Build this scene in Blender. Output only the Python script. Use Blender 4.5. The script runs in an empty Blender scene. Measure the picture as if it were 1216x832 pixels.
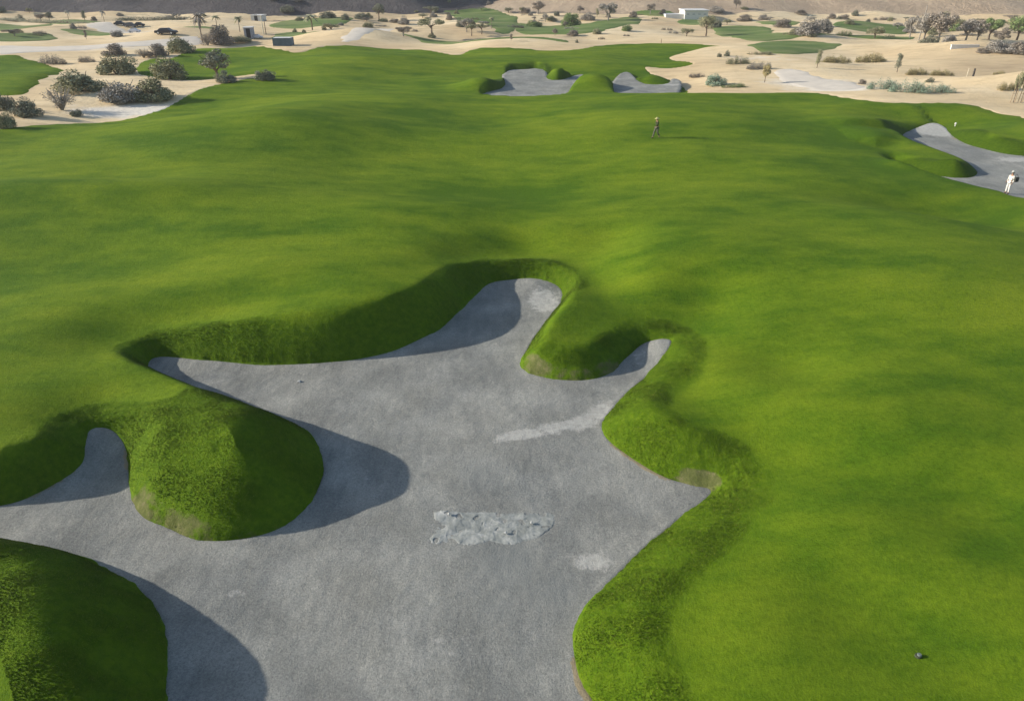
import bpy, bmesh, math, random
import numpy as np
from mathutils import Vector, Matrix

rad = math.radians
SC = bpy.context.scene
COL = SC.collection

# ------------------------------------------------------------------ camera
PITCH = rad(28.8)
CAMH = 14.0
F = 830.0
cam_d = bpy.data.cameras.new("camera")
cam_d.sensor_fit = 'HORIZONTAL'
cam_d.sensor_width = 36.0
cam_d.lens = 36.0 * F / 1216.0
cam_d.clip_start = 0.1
cam_d.clip_end = 6000
cam = bpy.data.objects.new("camera", cam_d)
COL.objects.link(cam)
cam.location = (0, 0, CAMH)
cam.rotation_euler = (math.pi / 2 - PITCH, 0, 0)
SC.camera = cam


def un(px, py, z=0.0):
    """where the sight line of a photo point meets the level z"""
    u = (px - 608.0) / F
    v = (py - 416.0) / F
    dx = u
    dy = math.cos(PITCH) - v * math.sin(PITCH)
    dz = -math.sin(PITCH) - v * math.cos(PITCH)
    t = (CAMH - z) / max(-dz, 1e-4)
    return (dx * t, dy * t)


def unl(pts, z=0.0):
    return np.array([un(p[0], p[1], p[2] if len(p) > 2 else z) for p in pts], dtype=np.float64)


def smooth(poly, n=5):
    """closed Catmull-Rom through the outline"""
    P = np.asarray(poly)
    N = len(P)
    out = []
    for i in range(N):
        p0, p1, p2, p3 = P[i - 1], P[i], P[(i + 1) % N], P[(i + 2) % N]
        for k in range(n):
            t = k / n
            out.append(0.5 * ((2 * p1) + (-p0 + p2) * t + (2 * p0 - 5 * p1 + 4 * p2 - p3) * t * t
                              + (-p0 + 3 * p1 - 3 * p2 + p3) * t ** 3))
    return np.array(out)


def sdf(poly, X, Y, far=12.0):
    """signed distance to an outline, positive outside; exact near it, capped at `far`"""
    x0, y0 = poly.min(0) - far
    x1, y1 = poly.max(0) + far
    res = np.full(X.shape, far)
    sel = np.nonzero((X > x0) & (X < x1) & (Y > y0) & (Y < y1))[0]
    for c in range(0, len(sel), 200000):
        ii = sel[c:c + 200000]
        x, y = X[ii], Y[ii]
        d2 = np.full(x.shape, 1e18)
        ins = np.zeros(x.shape, bool)
        N = len(poly)
        for i in range(N):
            ax, ay = poly[i]
            bx, by = poly[(i + 1) % N]
            ex, ey = bx - ax, by - ay
            L = ex * ex + ey * ey + 1e-12
            t = np.clip(((x - ax) * ex + (y - ay) * ey) / L, 0, 1)
            qx = x - ax - t * ex
            qy = y - ay - t * ey
            d2 = np.minimum(d2, qx * qx + qy * qy)
            if ay != by:
                c1 = (ay > y) != (by > y)
                xi = ax + (y - ay) / (by - ay) * ex
                ins ^= c1 & (x < xi)
        d = np.sqrt(d2)
        res[ii] = np.where(ins, -d, d)
    return res


# ------------------------------------------------------------------ noise
def waves(seed, lmin, lmax, n, yst=1.0):
    r = np.random.RandomState(seed)
    W = []
    for i in range(n):
        L = math.exp(r.uniform(math.log(lmin), math.log(lmax)))
        a = r.uniform(0, 2 * math.pi)
        W.append((2 * math.pi / L * math.cos(a), 2 * math.pi / L * math.sin(a) * yst,
                  r.uniform(0, 6.28), (L / lmax) ** 0.9))
    s = math.sqrt(sum(w[3] ** 2 for w in W) / 2)

    def f(x, y):
        o = np.zeros_like(x)
        for kx, ky, p, A in W:
            o += A * np.sin(kx * x + ky * y + p)
        return o / s
    return f


n_large = waves(3, 22, 60, 9)
n_mid = waves(5, 7, 18, 10)
n_small = waves(8, 1.2, 4.0, 14)
n_tiny = waves(9, 0.25, 0.9, 16)
n_dune = waves(11, 14, 60, 12)
n_rock = waves(12, 8, 60, 22)


def sstep(a, b, x):
    t = np.clip((x - a) / (b - a), 0, 1)
    return t * t * (3 - 2 * t)


# ------------------------------------------------------------------ outlines (photo points -> ground plan)
FLOOR = -1.75
main_px = [(-260, 625), (-120, 618), (0, 603), (45, 588), (80, 568), (98, 545, -1.5), (101, 524, -1.25), (110, 511, -1.15), (133, 510, -1.15), (146, 522, -1.25),
           (150, 556, -1.55), (156, 584), (176, 613), (216, 636), (250, 645), (292, 642), (332, 629), (363, 607), (383, 575), (384, 545), (364, 514),
           (314, 494), (262, 477), (216, 458), (186, 444), (176, 434), (190, 426), (240, 429), (300, 433), (380, 433),
           (440, 425), (490, 409), (530, 386), (556, 357), (580, 339), (605, 335), (640, 335), (662, 342), (667, 356),
           (655, 374), (638, 396), (624, 418), (622, 437), (650, 449), (690, 453), (722, 445), (742, 428), (762, 411, -1.6),
           (780, 405, -1.4), (796, 406, -1.3), (788, 420, -1.4), (765, 446, -1.65), (740, 470), (718, 496), (715, 512), (730, 531), (760, 552),
           (790, 568), (820, 577), (844, 585), (800, 620), (760, 655), (720, 693), (694, 725), (682, 756), (682, 782),
           (690, 812), (704, 840), (722, 890), (720, 960), (600, 1040), (430, 1060), (300, 1020), (228, 940), (204, 870),
           (199, 815), (199, 756), (177, 710), (124, 674), (54, 651), (-60, 643), (-200, 690)]
mid_px = [(572, 113), (588, 108), (600, 101), (598, 91), (604, 84), (625, 82), (645, 83), (650, 93), (665, 95), (682, 91),
          (692, 89), (690, 98), (678, 106), (668, 113), (620, 116)]
mid2_px = [(728, 104), (730, 97), (738, 88), (747, 87), (758, 97), (775, 101), (795, 99), (800, 94), (807, 97), (803, 111),
           (780, 114), (735, 113)]
right_px = [(1072, 160, -1.1), (1080, 151, -0.85), (1090, 146, -0.65), (1108, 143, -0.55), (1124, 147, -0.65), (1134, 160, -1.0), (1155, 173), (1185, 181),
            (1216, 186), (1300, 192), (1340, 215), (1310, 245), (1216, 238), (1190, 231), (1150, 223), (1110, 214),
            (1080, 206), (1060, 195), (1078, 199), (1100, 206), (1130, 212), (1152, 212), (1161, 206), (1150, 196), (1120, 186),
            (1094, 178), (1080, 170)]
BUNK = [
    dict(poly=smooth(unl(main_px, FLOOR)), floor=FLOOR, S=1.35, ridge=0.0, px=main_px),
    dict(poly=smooth(unl(mid_px, -0.6)), floor=-0.6, S=2.1, ridge=0.0, px=mid_px),
    dict(poly=smooth(unl(mid2_px, -0.6)), floor=-0.6, S=2.1, ridge=0.0, px=mid2_px),
    dict(poly=smooth(unl(right_px, -1.3)), floor=-1.3, S=0.8, ridge=0.0, px=right_px),
]
for i_, b_ in enumerate(BUNK):
    b_['i'] = i_
fair_px = [(-420, 185), (-120, 165), (0, 152), (60, 143), (100, 137), (150, 131), (200, 119), (240, 105), (275, 97), (304, 92),
           (322, 91), (304, 88), (262, 91), (235, 92), (205, 90), (180, 87), (164, 84), (163, 76), (178, 70), (206, 69),
           (222, 62), (245, 57), (290, 57), (325, 60), (355, 63), (390, 58), (440, 55), (500, 56), (530, 61),
           (545, 62), (570, 57), (640, 60), (680, 60), (712, 54), (760, 52), (795, 52), (830, 54), (858, 57), (830, 62),
           (797, 66), (815, 72), (824, 76), (795, 78), (768, 77), (780, 83), (797, 85), (812, 92), (817, 100), (817, 112),
           (850, 111), (920, 109), (960, 110), (1000, 117), (1050, 123), (1100, 124), (1150, 125), (1190, 131), (1216, 135),
           (1400, 165), (1800, 220), (2600, 500), (3000, 1300), (-1800, 1300), (-1500, 420)]
FAIR = smooth(unl(fair_px, 0.0), 4)
patch_px = [(-160, 74), (0, 67), (30, 68), (58, 73), (74, 79), (66, 92), (46, 104), (26, 112), (-10, 113), (-160, 120)]

# sand thrown up against the bank: where, height, radius
FLASH = {3: [(*un(1108, 139, -0.6), 1.0, 2.6)], 0: [(*un(635, 338, -1.6), 0.25, 1.2), (*un(792, 408, -1.35), 0.5, 1.1), (*un(117, 506, -1.15), 0.65, 1.3)]}


def floor_at(b, x, y):
    f = np.full(x.shape, b['floor'])
    for fx_, fy_, a_, r_ in FLASH.get(b['i'], ()):
        f = f + a_ * np.exp(-((x - fx_) ** 2 + (y - fy_) ** 2) / r_ ** 2)
    return f


# broad swells of the ground: photo point, height, radius across, radius in depth
SWELL = [
    (250, 150, 0.9, 17, 8), (100, 236, 1.1, 15, 3.0), (330, 215, 0.4, 9, 3.5), (60, 305, -0.6, 15, 4.5), (1000, 190, 0.2, 14, 4),
    (560, 160, 0.6, 20, 5), (700, 215, -0.5, 18, 5), (440, 250, 0.35, 8, 4), (780, 300, 0.35, 7, 5), (930, 370, -0.35, 6, 5), (1050, 480, 0.3, 5, 4),
    (440, 72, 1.1, 14, 9), (850, 115, 0.7, 22, 5), (1100, 128, 0.45, 10, 3.5), (560, 72, 0.4, 10, 7),
    (740, 62, 0.9, 16, 7), (1120, 330, 0.4, 8, 7), (650, 84, -1.7, 16, 7), (780, 92, -1.0, 8, 7), (708, 99, 1.6, 3.6, 3.4), (666, 88, 1.5, 2.8, 2.6), (774, 90, 1.6, 3.3, 2.7), (570, 101, 1.2, 3.0, 3.4), (1110, 138, -1.55, 7, 5.0), (1112, 190, 1.25, 3.0, 1.4), (1100, 232, -1.15, 7, 3.2), (1210, 250, -0.6, 5, 3.0), (1200, 165, -0.4, 4, 4),
]
SW = [(*un(a, b, 0), h, sx, sy) for a, b, h, sx, sy in SWELL]
# levels of the turf round the near bunker: photo point, height
CTRL = [
    (115, 497, -0.95), (60, 512, -0.40), (0, 527, -0.25), (-60, 530, -0.2), (150, 462, -0.42), (130, 430, -0.45), (205, 442, -0.45), (250, 452, -0.2),
    (300, 472, 0.2), (297, 505, 0.72), (340, 520, 0.25), (225, 515, 0.1), (200, 560, 0.0), (265, 560, 0.35), (330, 560, 0.1),
    (150, 405, -0.95), (200, 393, -0.75), (250, 375, -0.5), (300, 362, -0.2), (360, 350, 0.15), (420, 340, 0.4), (480, 325, 0.2), (530, 315, -0.2),
    (570, 308, -0.75), (620, 300, -1.05), (660, 303, -0.9), (690, 318, -0.8), (710, 340, -0.75), (740, 365, -0.75), (780, 380, -0.9), (800, 384, -1.0),
    (820, 405, -1.0), (700, 380, -0.6), (675, 405, -0.65), (730, 395, -0.85), (790, 450, -1.0), (820, 480, -0.85), (860, 500, -0.75), (900, 530, -0.85),
    (880, 575, -1.0), (850, 620, -0.9), (800, 670, -0.8), (775, 720, -0.75), (780, 780, -0.7), (800, 840, -0.65), (820, 930, -0.6), (840, 1050, -0.6),
    (100, 395, -0.6), (40, 440, -0.35), (-60, 450, -0.2), (200, 345, -0.1), (300, 320, 0.25), (450, 290, 0.2), (548, 286, -0.30), (560, 262, -0.12), (500, 262, 0.12), (600, 262, -0.3), (720, 290, -0.5), (840, 360, -0.65),
    (930, 440, -0.6), (1000, 560, -0.6), (1000, 720, -0.55), (1000, 900, -0.5), (1150, 600, -0.4), (1150, 800, -0.4),
    (60, 688, 0.8), (125, 706, 1.05), (158, 735, 0.7), (30, 665, 0.0), (-20, 715, -0.1), (100, 765, 0.2), (0, 800, -0.2), (110, 850, -0.45), (-60, 850, -0.6), (0, 920, -0.6), (150, 830, -0.3),
]
CXY = np.array([un(a_, b_, c_) for a_, b_, c_ in CTRL])
CZ = np.array([c_[2] for c_ in CTRL])
CR = 2.3


# where the banks are broad and rounded rather than steep
WIDE = [(*un(275, 560, -0.8), 2.8, -0.5), (*un(40, 780, -0.8), 3.4, -0.5), (*un(560, 335, -1.2), 2.0, -0.35)]
# where the long grass stands up as a berm behind the edge
BERM = [(*un(790, 720, -0.8), 3.0, 0.04), (*un(860, 540, -0.8), 1.8, 0.03), (*un(790, 480, -0.8), 1.6, 0.03)]


def hills(x, y):
    """the dark rocky slope far left and the pale sandy slope far right"""
    r = np.hypot(x, y)
    base_l = y - 246 - 0.12 * (x + 60) - 6 * np.sin(x * 0.03)
    base_l = np.where(x > -30, base_l - (x + 30) * 0.5, base_l)
    zl = np.clip(base_l, 0, None)
    zl = 0.5 * zl ** 2 / (zl + 14) * (1 + 0.16 * n_rock(x, y))
    zl = 42 * np.tanh(zl / 42)
    base_r = y - 232 - 0.03 * (90 - x) + 5 * np.sin(x * 0.045)
    zr = np.clip(base_r, 0, None)
    zr = 0.33 * zr ** 2 / (zr + 30) * sstep(-40, 60, x + 0.25 * (y - 250)) * (1 + 0.10 * n_rock(x * 0.8 + 90, y))
    zr = 40 * np.tanh(zr / 40)
    return zl, zr


def macro0(x, y):
    z = 0.34 * n_large(x, y) + 0.045 * n_mid(x, y)
    z = z * sstep(12, 34, y) * 1.0
    for sx0, sy0, h, sx, sy in SW:
        z = z + h * np.exp(-((x - sx0) / sx) ** 2 - ((y - sy0) / sy) ** 2)
    return z


def cker(x, y):
    return np.exp(-((x[:, None] - CXY[None, :, 0]) ** 2 + (y[:, None] - CXY[None, :, 1]) ** 2) / CR ** 2)


K_ = cker(CXY[:, 0], CXY[:, 1])
CW = np.linalg.solve(K_.T @ K_ + 0.03 * np.eye(len(CTRL)), K_.T @ (CZ - macro0(CXY[:, 0], CXY[:, 1])))


def macro(x, y):
    z = macro0(x, y)
    m = np.nonzero((y < CXY[:, 1].max() + 7) & (x > CXY[:, 0].min() - 7) & (x < CXY[:, 0].max() + 7))[0]
    for c in range(0, len(m), 50000):
        i = m[c:c + 50000]
        z[i] += cker(x[i], y[i]) @ CW
    return z


DUNES = [(*un(1060, 56, 0), 1.6, 16, 7), (*un(1250, 100, 0), 2.4, 10, 6), (*un(420, 44, 0), 1.3, 16, 8), (*un(860, 62, 0), 0.8, 10, 5), (*un(200, 30, 0), 1.2, 20, 8), (*un(1150, 62, 0), 1.2, 12, 5)]


def desert_z(x, y):
    zl, zr = hills(x, y)
    d = 0.13 * n_dune(x, y) * sstep(70, 110, y)
    for dx, dy, h, sx, sy in DUNES:
        d = d + h * np.exp(-((x - dx) / sx) ** 2 - ((y - dy) / sy) ** 2)
    return macro(x, y) - 0.18 + d + np.maximum(zl, zr)


# step lines running out of the right-hand bunker (ground beyond the line is higher)
CREASE = [([un(955, 150), un(1000, 150), un(1050, 148), un(1085, 143), un(1112, 139), un(1136, 144), un(1165, 158), un(1225, 166)], 0.75, 0.6),
          ([un(1010, 163), un(1040, 166), un(1072, 163)], 0.5, 0.9)]


def crease_z(x, y):
    z = np.zeros_like(x)
    for pl, A, w in CREASE:
        pl = np.array(pl)
        m = (x > pl[:, 0].min() - 10) & (x < pl[:, 0].max() + 10) & (y > pl[:, 1].min() - 14) & (y < pl[:, 1].max() + 14)
        xx, yy = x[m], y[m]
        yl = np.interp(xx, pl[:, 0], pl[:, 1])
        dd = yy - yl
        tx = (xx - pl[0, 0]) / (pl[-1, 0] - pl[0, 0])
        win = sstep(0, 0.5, tx) * sstep(1.05, 0.8, tx) if len(pl) > 4 else np.sin(np.clip(tx, 0, 1) * math.pi)
        z[m] += A * win * sstep(-w, w, dd) * np.exp(-np.clip(dd, 0, None) / 5.0)
        z[m] -= 0.35 * A * win * np.exp(-((dd + 0.6) / 1.6) ** 2)
    return z


def fair_full(x, y):
    """height of the turf, with what it knows about itself: d (to nearest sand edge), drop, outline distance"""
    zf = macro(x, y) + crease_z(x, y)
    near = np.full(x.shape, 12.0)
    z = zf
    for b in BUNK:
        d = sdf(b['poly'], x, y, 6.0)
        if b is BUNK[0]:
            d = np.where(np.abs(d) < 4, d + (0.035 * n_small(x, y) + 0.018 * n_tiny(x, y)) * np.exp(-np.abs(d) / 0.28), d)
        S = np.full(x.shape, b['S'])
        if b is BUNK[0]:
            S = S - 0.72 * sstep(0.5, 2.8, x) * sstep(30, 25, y)
        rg = np.full(x.shape, b['ridge'])
        if b is BUNK[0]:
            for wx, wy, wr, wa in WIDE:
                S = S + wa * np.exp(-((x - wx) ** 2 + (y - wy) ** 2) / wr ** 2)
            for wx, wy, wr, wa in BERM:
                rg = rg + wa * np.exp(-((x - wx) ** 2 + (y - wy) ** 2) / wr ** 2)
        top = zf + rg * np.exp(-((d - 1.35) / 0.62) ** 2)
        fl = floor_at(b, x, y) + 0.03
        top = np.maximum(top, fl + 0.25 - 0.45 * np.clip(d - 0.5, 0, None))
        dd = np.clip(d, 0, None)
        lin = fl + S * dd * (1 + 0.30 * np.exp(-dd / 0.35))
        kk = 0.20
        if b is BUNK[0]:
            kk = kk + 0.20 * np.exp(-(((x - WIDE[0][0]) ** 2 + (y - WIDE[0][1]) ** 2) / 9.0)) + 0.2 * np.exp(-(((x - WIDE[1][0]) ** 2 + (y - WIDE[1][1]) ** 2) / 12.0))
        zb = -kk * np.logaddexp(-lin / kk, -top / kk)
        zb = np.where(dd > 4.5, top, zb)
        zb = zb + (fl - np.minimum(fl, zb)) * np.exp(-dd / 0.1)
        if b is BUNK[0]:
            zb = zb + (0.014 * n_small(x + 7, y) + 0.006 * n_tiny(x, y + 3)) * np.exp(-((d - 0.9) / 0.9) ** 2)
        z = np.where(d < 4.5, np.minimum(z if b['i'] else 99.0, np.where(d >= 0, zb, fl + d * 0.8)), z)
        near = np.minimum(near, d)
    do = sdf(FAIR, x, y, 8.0)
    do = do + np.where(np.abs(do) < 3, 0.12 * n_small(x * 0.5, y * 0.5), 0)
    zd = macro(x, y) - 0.18 + 0.13 * n_dune(x, y) * sstep(70, 110, y)
    t = sstep(-2.2, 0.0, do)
    z = np.where(do > -2.2, z * (1 - t) + zd * t - np.clip(do, 0, None) * 0.4, z)
    return z, near, do


def sand_z(b, x, y):
    d = sdf(b['poly'], x, y, 5.0)
    z = floor_at(b, x, y) + 0.03 * n_small(x * 0.45, y * 0.45) + 0.003 * n_tiny(x, y) + 0.05 * np.exp(np.clip(d, None, 0) / 0.35)
    z = z - 0.4 * np.clip(d, 0, None)
    return z, d


def ground_at(x, y):
    X = np.array([x], float)
    Y = np.array([y], float)
    z, n, do = fair_full(X, Y)
    if n[0] < 0:
        for b in BUNK:
            zz, d = sand_z(b, X, Y)
            if d[0] < 0:
                return float(zz[0])
    zd = desert_z(X, Y)
    return float(max(z[0], zd[0]) if do[0] < 1 else zd[0])


def at(px, py):
    """photo point -> point on the ground"""
    z = 0.0
    for k in range(6):
        x, y = un(px, py, z)
        zn = ground_at(x, y)
        z = 0.5 * z + 0.5 * zn if k > 1 else zn
    x, y = un(px, py, z)
    return Vector((x, y, ground_at(x, y)))


def mpp(p):
    """metres per photo pixel at a point"""
    fw = Vector((0, math.cos(PITCH), -math.sin(PITCH)))
    return (Vector(p) - Vector((0, 0, CAMH))).dot(fw) / F


# ------------------------------------------------------------------ materials
def nodes(name):
    m = bpy.data.materials.new(name)
    m.use_nodes = True
    nt = m.node_tree
    b = nt.nodes["Principled BSDF"]
    b.inputs["Roughness"].default_value = 0.9
    b.inputs["Specular IOR Level"].default_value = 0.15
    return m, nt, b


def N(nt, t, **kw):
    n = nt.nodes.new(t)
    for k, v in kw.items():
        if k in n.inputs:
            n.inputs[k].default_value = v
        else:
            setattr(n, k, v)
    return n


def noise(nt, scale, detail=4, rough=0.6, vec=None, dist=0.0):
    n = N(nt, "ShaderNodeTexNoise", Scale=scale, Detail=detail, Roughness=rough, Distortion=dist)
    if vec is not None:
        nt.links.new(vec, n.inputs["Vector"])
    return n.outputs["Fac"]


def ramp(nt, fac, stops):
    r = nt.nodes.new("ShaderNodeValToRGB")
    e = r.color_ramp.elements
    while len(e) < len(stops):
        e.new(0.5)
    for el, (p, c) in zip(e, stops):
        el.position = p
        el.color = (*c, 1) if len(c) == 3 else c
    nt.links.new(fac, r.inputs["Fac"])
    return r.outputs["Color"]


def mixc(nt, fac, a, b, mode='MIX'):
    m = nt.nodes.new("ShaderNodeMix")
    m.data_type = 'RGBA'
    m.blend_type = mode
    if isinstance(fac, float):
        m.inputs[0].default_value = fac
    else:
        nt.links.new(fac, m.inputs[0])
    for i, v in ((6, a), (7, b)):
        if isinstance(v, tuple):
            m.inputs[i].default_value = (*v, 1)
        else:
            nt.links.new(v, m.inputs[i])
    return m.outputs[2]


def math_(nt, op, a, b=None, clamp=False):
    m = nt.nodes.new("ShaderNodeMath")
    m.operation = op
    m.use_clamp = clamp
    for i, v in ((0, a), (1, b)):
        if v is None:
            continue
        if isinstance(v, (int, float)):
            m.inputs[i].default_value = v
        else:
            nt.links.new(v, m.inputs[i])
    return m.outputs[0]


def attr(nt, name):
    a = nt.nodes.new("ShaderNodeAttribute")
    a.attribute_name = name
    return a.outputs["Fac"]


def objco(nt, scale=(1, 1, 1)):
    tc = nt.nodes.new("ShaderNodeTexCoord")
    mp = nt.nodes.new("ShaderNodeMapping")
    mp.inputs["Scale"].default_value = scale
    nt.links.new(tc.outputs["Object"], mp.inputs["Vector"])
    return mp.outputs["Vector"]


def bump(nt, b, h, strength, dist):
    bm = N(nt, "ShaderNodeBump", Strength=strength, Distance=dist)
    nt.links.new(h, bm.inputs["Height"])
    nt.links.new(bm.outputs["Normal"], b.inputs["Normal"])


G_DK = (0.058, 0.115, 0.005)
G_MD = (0.100, 0.158, 0.007)
G_LT = (0.145, 0.198, 0.010)


def make_turf():
    m, nt, b = nodes("turf")
    co = objco(nt)
    big = noise(nt, 0.075, 4, 0.55, objco(nt, (0.7, 1.5, 1)), 0.6)
    md = noise(nt, 0.45, 5, 0.65, objco(nt, (0.7, 1.3, 1)))
    fine = noise(nt, 7.0, 4, 0.7, co)
    v = math_(nt, 'ADD', math_(nt, 'MULTIPLY', big, 0.55), math_(nt, 'MULTIPLY', md, 0.45))
    c = ramp(nt, v, [(0.40, G_DK), (0.51, G_MD), (0.63, G_LT)])
    c = mixc(nt, 0.6, c, ramp(nt, noise(nt, 34.0, 3, 0.7, co), [(0.32, (0.6, 0.65, 0.55)), (0.5, (1, 1, 1)), (0.7, (1.35, 1.3, 1.3))]), 'MULTIPLY')
    c = mixc(nt, 0.55, c, ramp(nt, fine, [(0.30, (0.55, 0.60, 0.5)), (0.5, (1, 1, 1)), (0.72, (1.35, 1.28, 1.3))]), 'MULTIPLY')
    # longer, darker rough along the sand edges
    rg = ramp(nt, noise(nt, 4.0, 5, 0.7, co), [(0.32, (0.054, 0.108, 0.0040)), (0.55, (0.086, 0.146, 0.0060)), (0.75, (0.12, 0.178, 0.010))])
    rf = attr(nt, "rough")
    rg = mixc(nt, attr(nt, "fescue"), rg, mixc(nt, 1.0, rg, (0.52, 0.55, 0.6), 'MULTIPLY'))
    c = mixc(nt, rf, c, rg)
    # bare soil where the foot of the bank has worn through
    soil = ramp(nt, noise(nt, 3.0, 5, 0.7, co), [(0.3, (0.075, 0.092, 0.024)), (0.55, (0.115, 0.125, 0.042)), (0.75, (0.18, 0.165, 0.08))])
    sf = math_(nt, 'ADD', attr(nt, "soil"), math_(nt, 'MULTIPLY', math_(nt, 'SUBTRACT', noise(nt, 2.6, 5, 0.7, co), 0.5), 0.9))
    sf = ramp(nt, sf, [(0.42, (0, 0, 0)), (0.58, (1, 1, 1))])
    c = mixc(nt, sf, c, soil)
    nt.links.new(c, b.inputs["Base Color"])
    b.inputs["Roughness"].default_value = 0.85
    b.inputs["Specular IOR Level"].default_value = 0.05
    h = math_(nt, 'ADD', noise(nt, 16.0, 4, 0.75, co), math_(nt, 'MULTIPLY', noise(nt, 1.4, 4, 0.6, co), 1.5))
    bump(nt, b, h, 0.55, 0.07)
    return m


def make_sand():
    m, nt, b = nodes("grey_sand")
    co = objco(nt)
    c = ramp(nt, noise(nt, 0.55, 5, 0.6, co), [(0.30, (0.184, 0.185, 0.168)), (0.52, (0.232, 0.233, 0.212)), (0.72, (0.282, 0.282, 0.256))])
    streak = noise(nt, 1.0, 4, 0.65, objco(nt, (3.2, 0.7, 1)))
    c = mixc(nt, 0.55, c, ramp(nt, noise(nt, 0.28, 3, 0.55, co, 0.8), [(0.33, (0.80, 0.82, 0.85)), (0.5, (1, 1, 1)), (0.66, (1.18, 1.17, 1.15))]), 'MULTIPLY')
    c = mixc(nt, 0.75, c, ramp(nt, streak, [(0.3, (0.82, 0.83, 0.85)), (0.5, (1, 1, 1)), (0.7, (1.14, 1.13, 1.11))]), 'MULTIPLY')
    c = mixc(nt, 0.6, c, ramp(nt, noise(nt, 42.0, 3, 0.75, co), [(0.3, (0.6, 0.6, 0.61)), (0.5, (1, 1, 1)), (0.72, (1.4, 1.39, 1.37))]), 'MULTIPLY')
    gr = noise(nt, 14.0, 5, 0.8, co)
    c = mixc(nt, 0.9, c, ramp(nt, gr, [(0.28, (0.55, 0.55, 0.56)), (0.5, (1, 1, 1)), (0.74, (1.4, 1.39, 1.36))]), 'MULTIPLY')
    damp = ramp(nt, attr(nt, "damp"), [(0.0, (0, 0, 0)), (1.0, (1, 1, 1))])
    c = mixc(nt, damp, c, (0.19, 0.20, 0.19))
    pf = math_(nt, 'ADD', attr(nt, "pale"), math_(nt, 'MULTIPLY', math_(nt, 'SUBTRACT', noise(nt, 2.6, 8, 0.78, co), 0.5), 2.0))
    pf = ramp(nt, pf, [(0.34, (0, 0, 0)), (0.62, (1, 1, 1))])
    c = mixc(nt, pf, c, ramp(nt, noise(nt, 5, 4, 0.7, co), [(0.3, (0.30, 0.295, 0.27)), (0.7, (0.44, 0.43, 0.39))]))
    # rusty rim of soil washed out of the banks
    rf = math_(nt, 'ADD', attr(nt, "rim"), math_(nt, 'MULTIPLY', math_(nt, 'SUBTRACT', noise(nt, 3.0, 6, 0.75, co), 0.5), 1.5))
    rf = ramp(nt, rf, [(0.50, (0, 0, 0)), (0.68, (1, 1, 1))])
    c = mixc(nt, rf, c, (0.26, 0.215, 0.135))
    nt.links.new(c, b.inputs["Base Color"])
    b.inputs["Roughness"].default_value = 0.95
    h = math_(nt, 'ADD', noise(nt, 22.0, 4, 0.8, co), math_(nt, 'MULTIPLY', noise(nt, 3.0, 4, 0.65, co), 1.2))
    bump(nt, b, h, 0.7, 0.05)
    return m


def make_desert():
    m, nt, b = nodes("desert_sand")
    co = objco(nt)
    c = ramp(nt, noise(nt, 0.03, 5, 0.6, co), [(0.32, (0.47, 0.35, 0.205)), (0.5, (0.60, 0.465, 0.275)), (0.68, (0.69, 0.56, 0.36))])
    c = mixc(nt, 0.7, c, ramp(nt, noise(nt, 0.35, 6, 0.7, objco(nt, (0.6, 1.6, 1))),
                              [(0.33, (0.72, 0.70, 0.68)), (0.5, (1, 1, 1)), (0.7, (1.12, 1.1, 1.08))]), 'MULTIPLY')
    pf = math_(nt, 'ADD', attr(nt, "pale"), math_(nt, 'MULTIPLY', math_(nt, 'SUBTRACT', noise(nt, 0.4, 5, 0.7, co), 0.5), 0.9))
    pf = ramp(nt, pf, [(0.35, (0, 0, 0)), (0.75, (1, 1, 1))])
    c = mixc(nt, pf, c, (0.66, 0.60, 0.50))
    sc = ramp(nt, noise(nt, 0.18, 6, 0.75, objco(nt, (0.45, 1.8, 1))), [(0.56, (0, 0, 0)), (0.70, (1, 1, 1))])
    sf = math_(nt, 'MULTIPLY', sc, attr(nt, "scrub"), True)
    c = mixc(nt, sf, c, (0.20, 0.175, 0.11))
    nt.links.new(c, b.inputs["Base Color"])
    bump(nt, b, noise(nt, 1.5, 6, 0.7, co), 0.5, 0.25)
    return m


def make_rock(name, lo, mid, hi):
    m, nt, b = nodes(name)
    co = objco(nt)
    c = ramp(nt, noise(nt, 0.06, 8, 0.72, co), [(0.3, lo), (0.5, mid), (0.7, hi)])
    nt.links.new(c, b.inputs["Base Color"])
    bump(nt, b, noise(nt, 0.25, 8, 0.75, co), 1.0, 3.0)
    return m


def make_farturf():
    m, nt, b = nodes("far_turf")
    c = ramp(nt, noise(nt, 0.12, 4, 0.6, objco(nt, (0.6, 1.6, 1))),
             [(0.32, (0.075, 0.125, 0.030)), (0.5, (0.115, 0.165, 0.042)), (0.7, (0.20, 0.21, 0.085))])
    nt.links.new(c, b.inputs["Base Color"])
    bump(nt, b, noise(nt, 2.0, 4, 0.7, objco(nt)), 0.5, 0.15)
    return m


M_TURF, M_SAND, M_DES, M_FT = make_turf(), make_sand(), make_desert(), make_farturf()
M_ROCKD = make_rock("shade_toned_rock", (0.060, 0.054, 0.056), (0.095, 0.086, 0.087), (0.15, 0.135, 0.13))  # grey-brown rock, its colour darkened to stand for shade on the slope
M_ROCKL = make_rock("tan_rock", (0.36, 0.275, 0.19), (0.46, 0.355, 0.25), (0.55, 0.44, 0.31))


def simple(name, col, rough=0.8, var=0.25, scale=3.0, metal=0.0):
    m, nt, b = nodes(name)
    lo = tuple(c * (1 - var) for c in col)
    hi = tuple(min(1, c * (1 + var)) for c in col)
    c = ramp(nt, noise(nt, scale, 4, 0.65, objco(nt)), [(0.3, lo), (0.7, hi)])
    nt.links.new(c, b.inputs["Base Color"])
    b.inputs["Roughness"].default_value = rough
    b.inputs["Metallic"].default_value = metal
    return m


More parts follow.
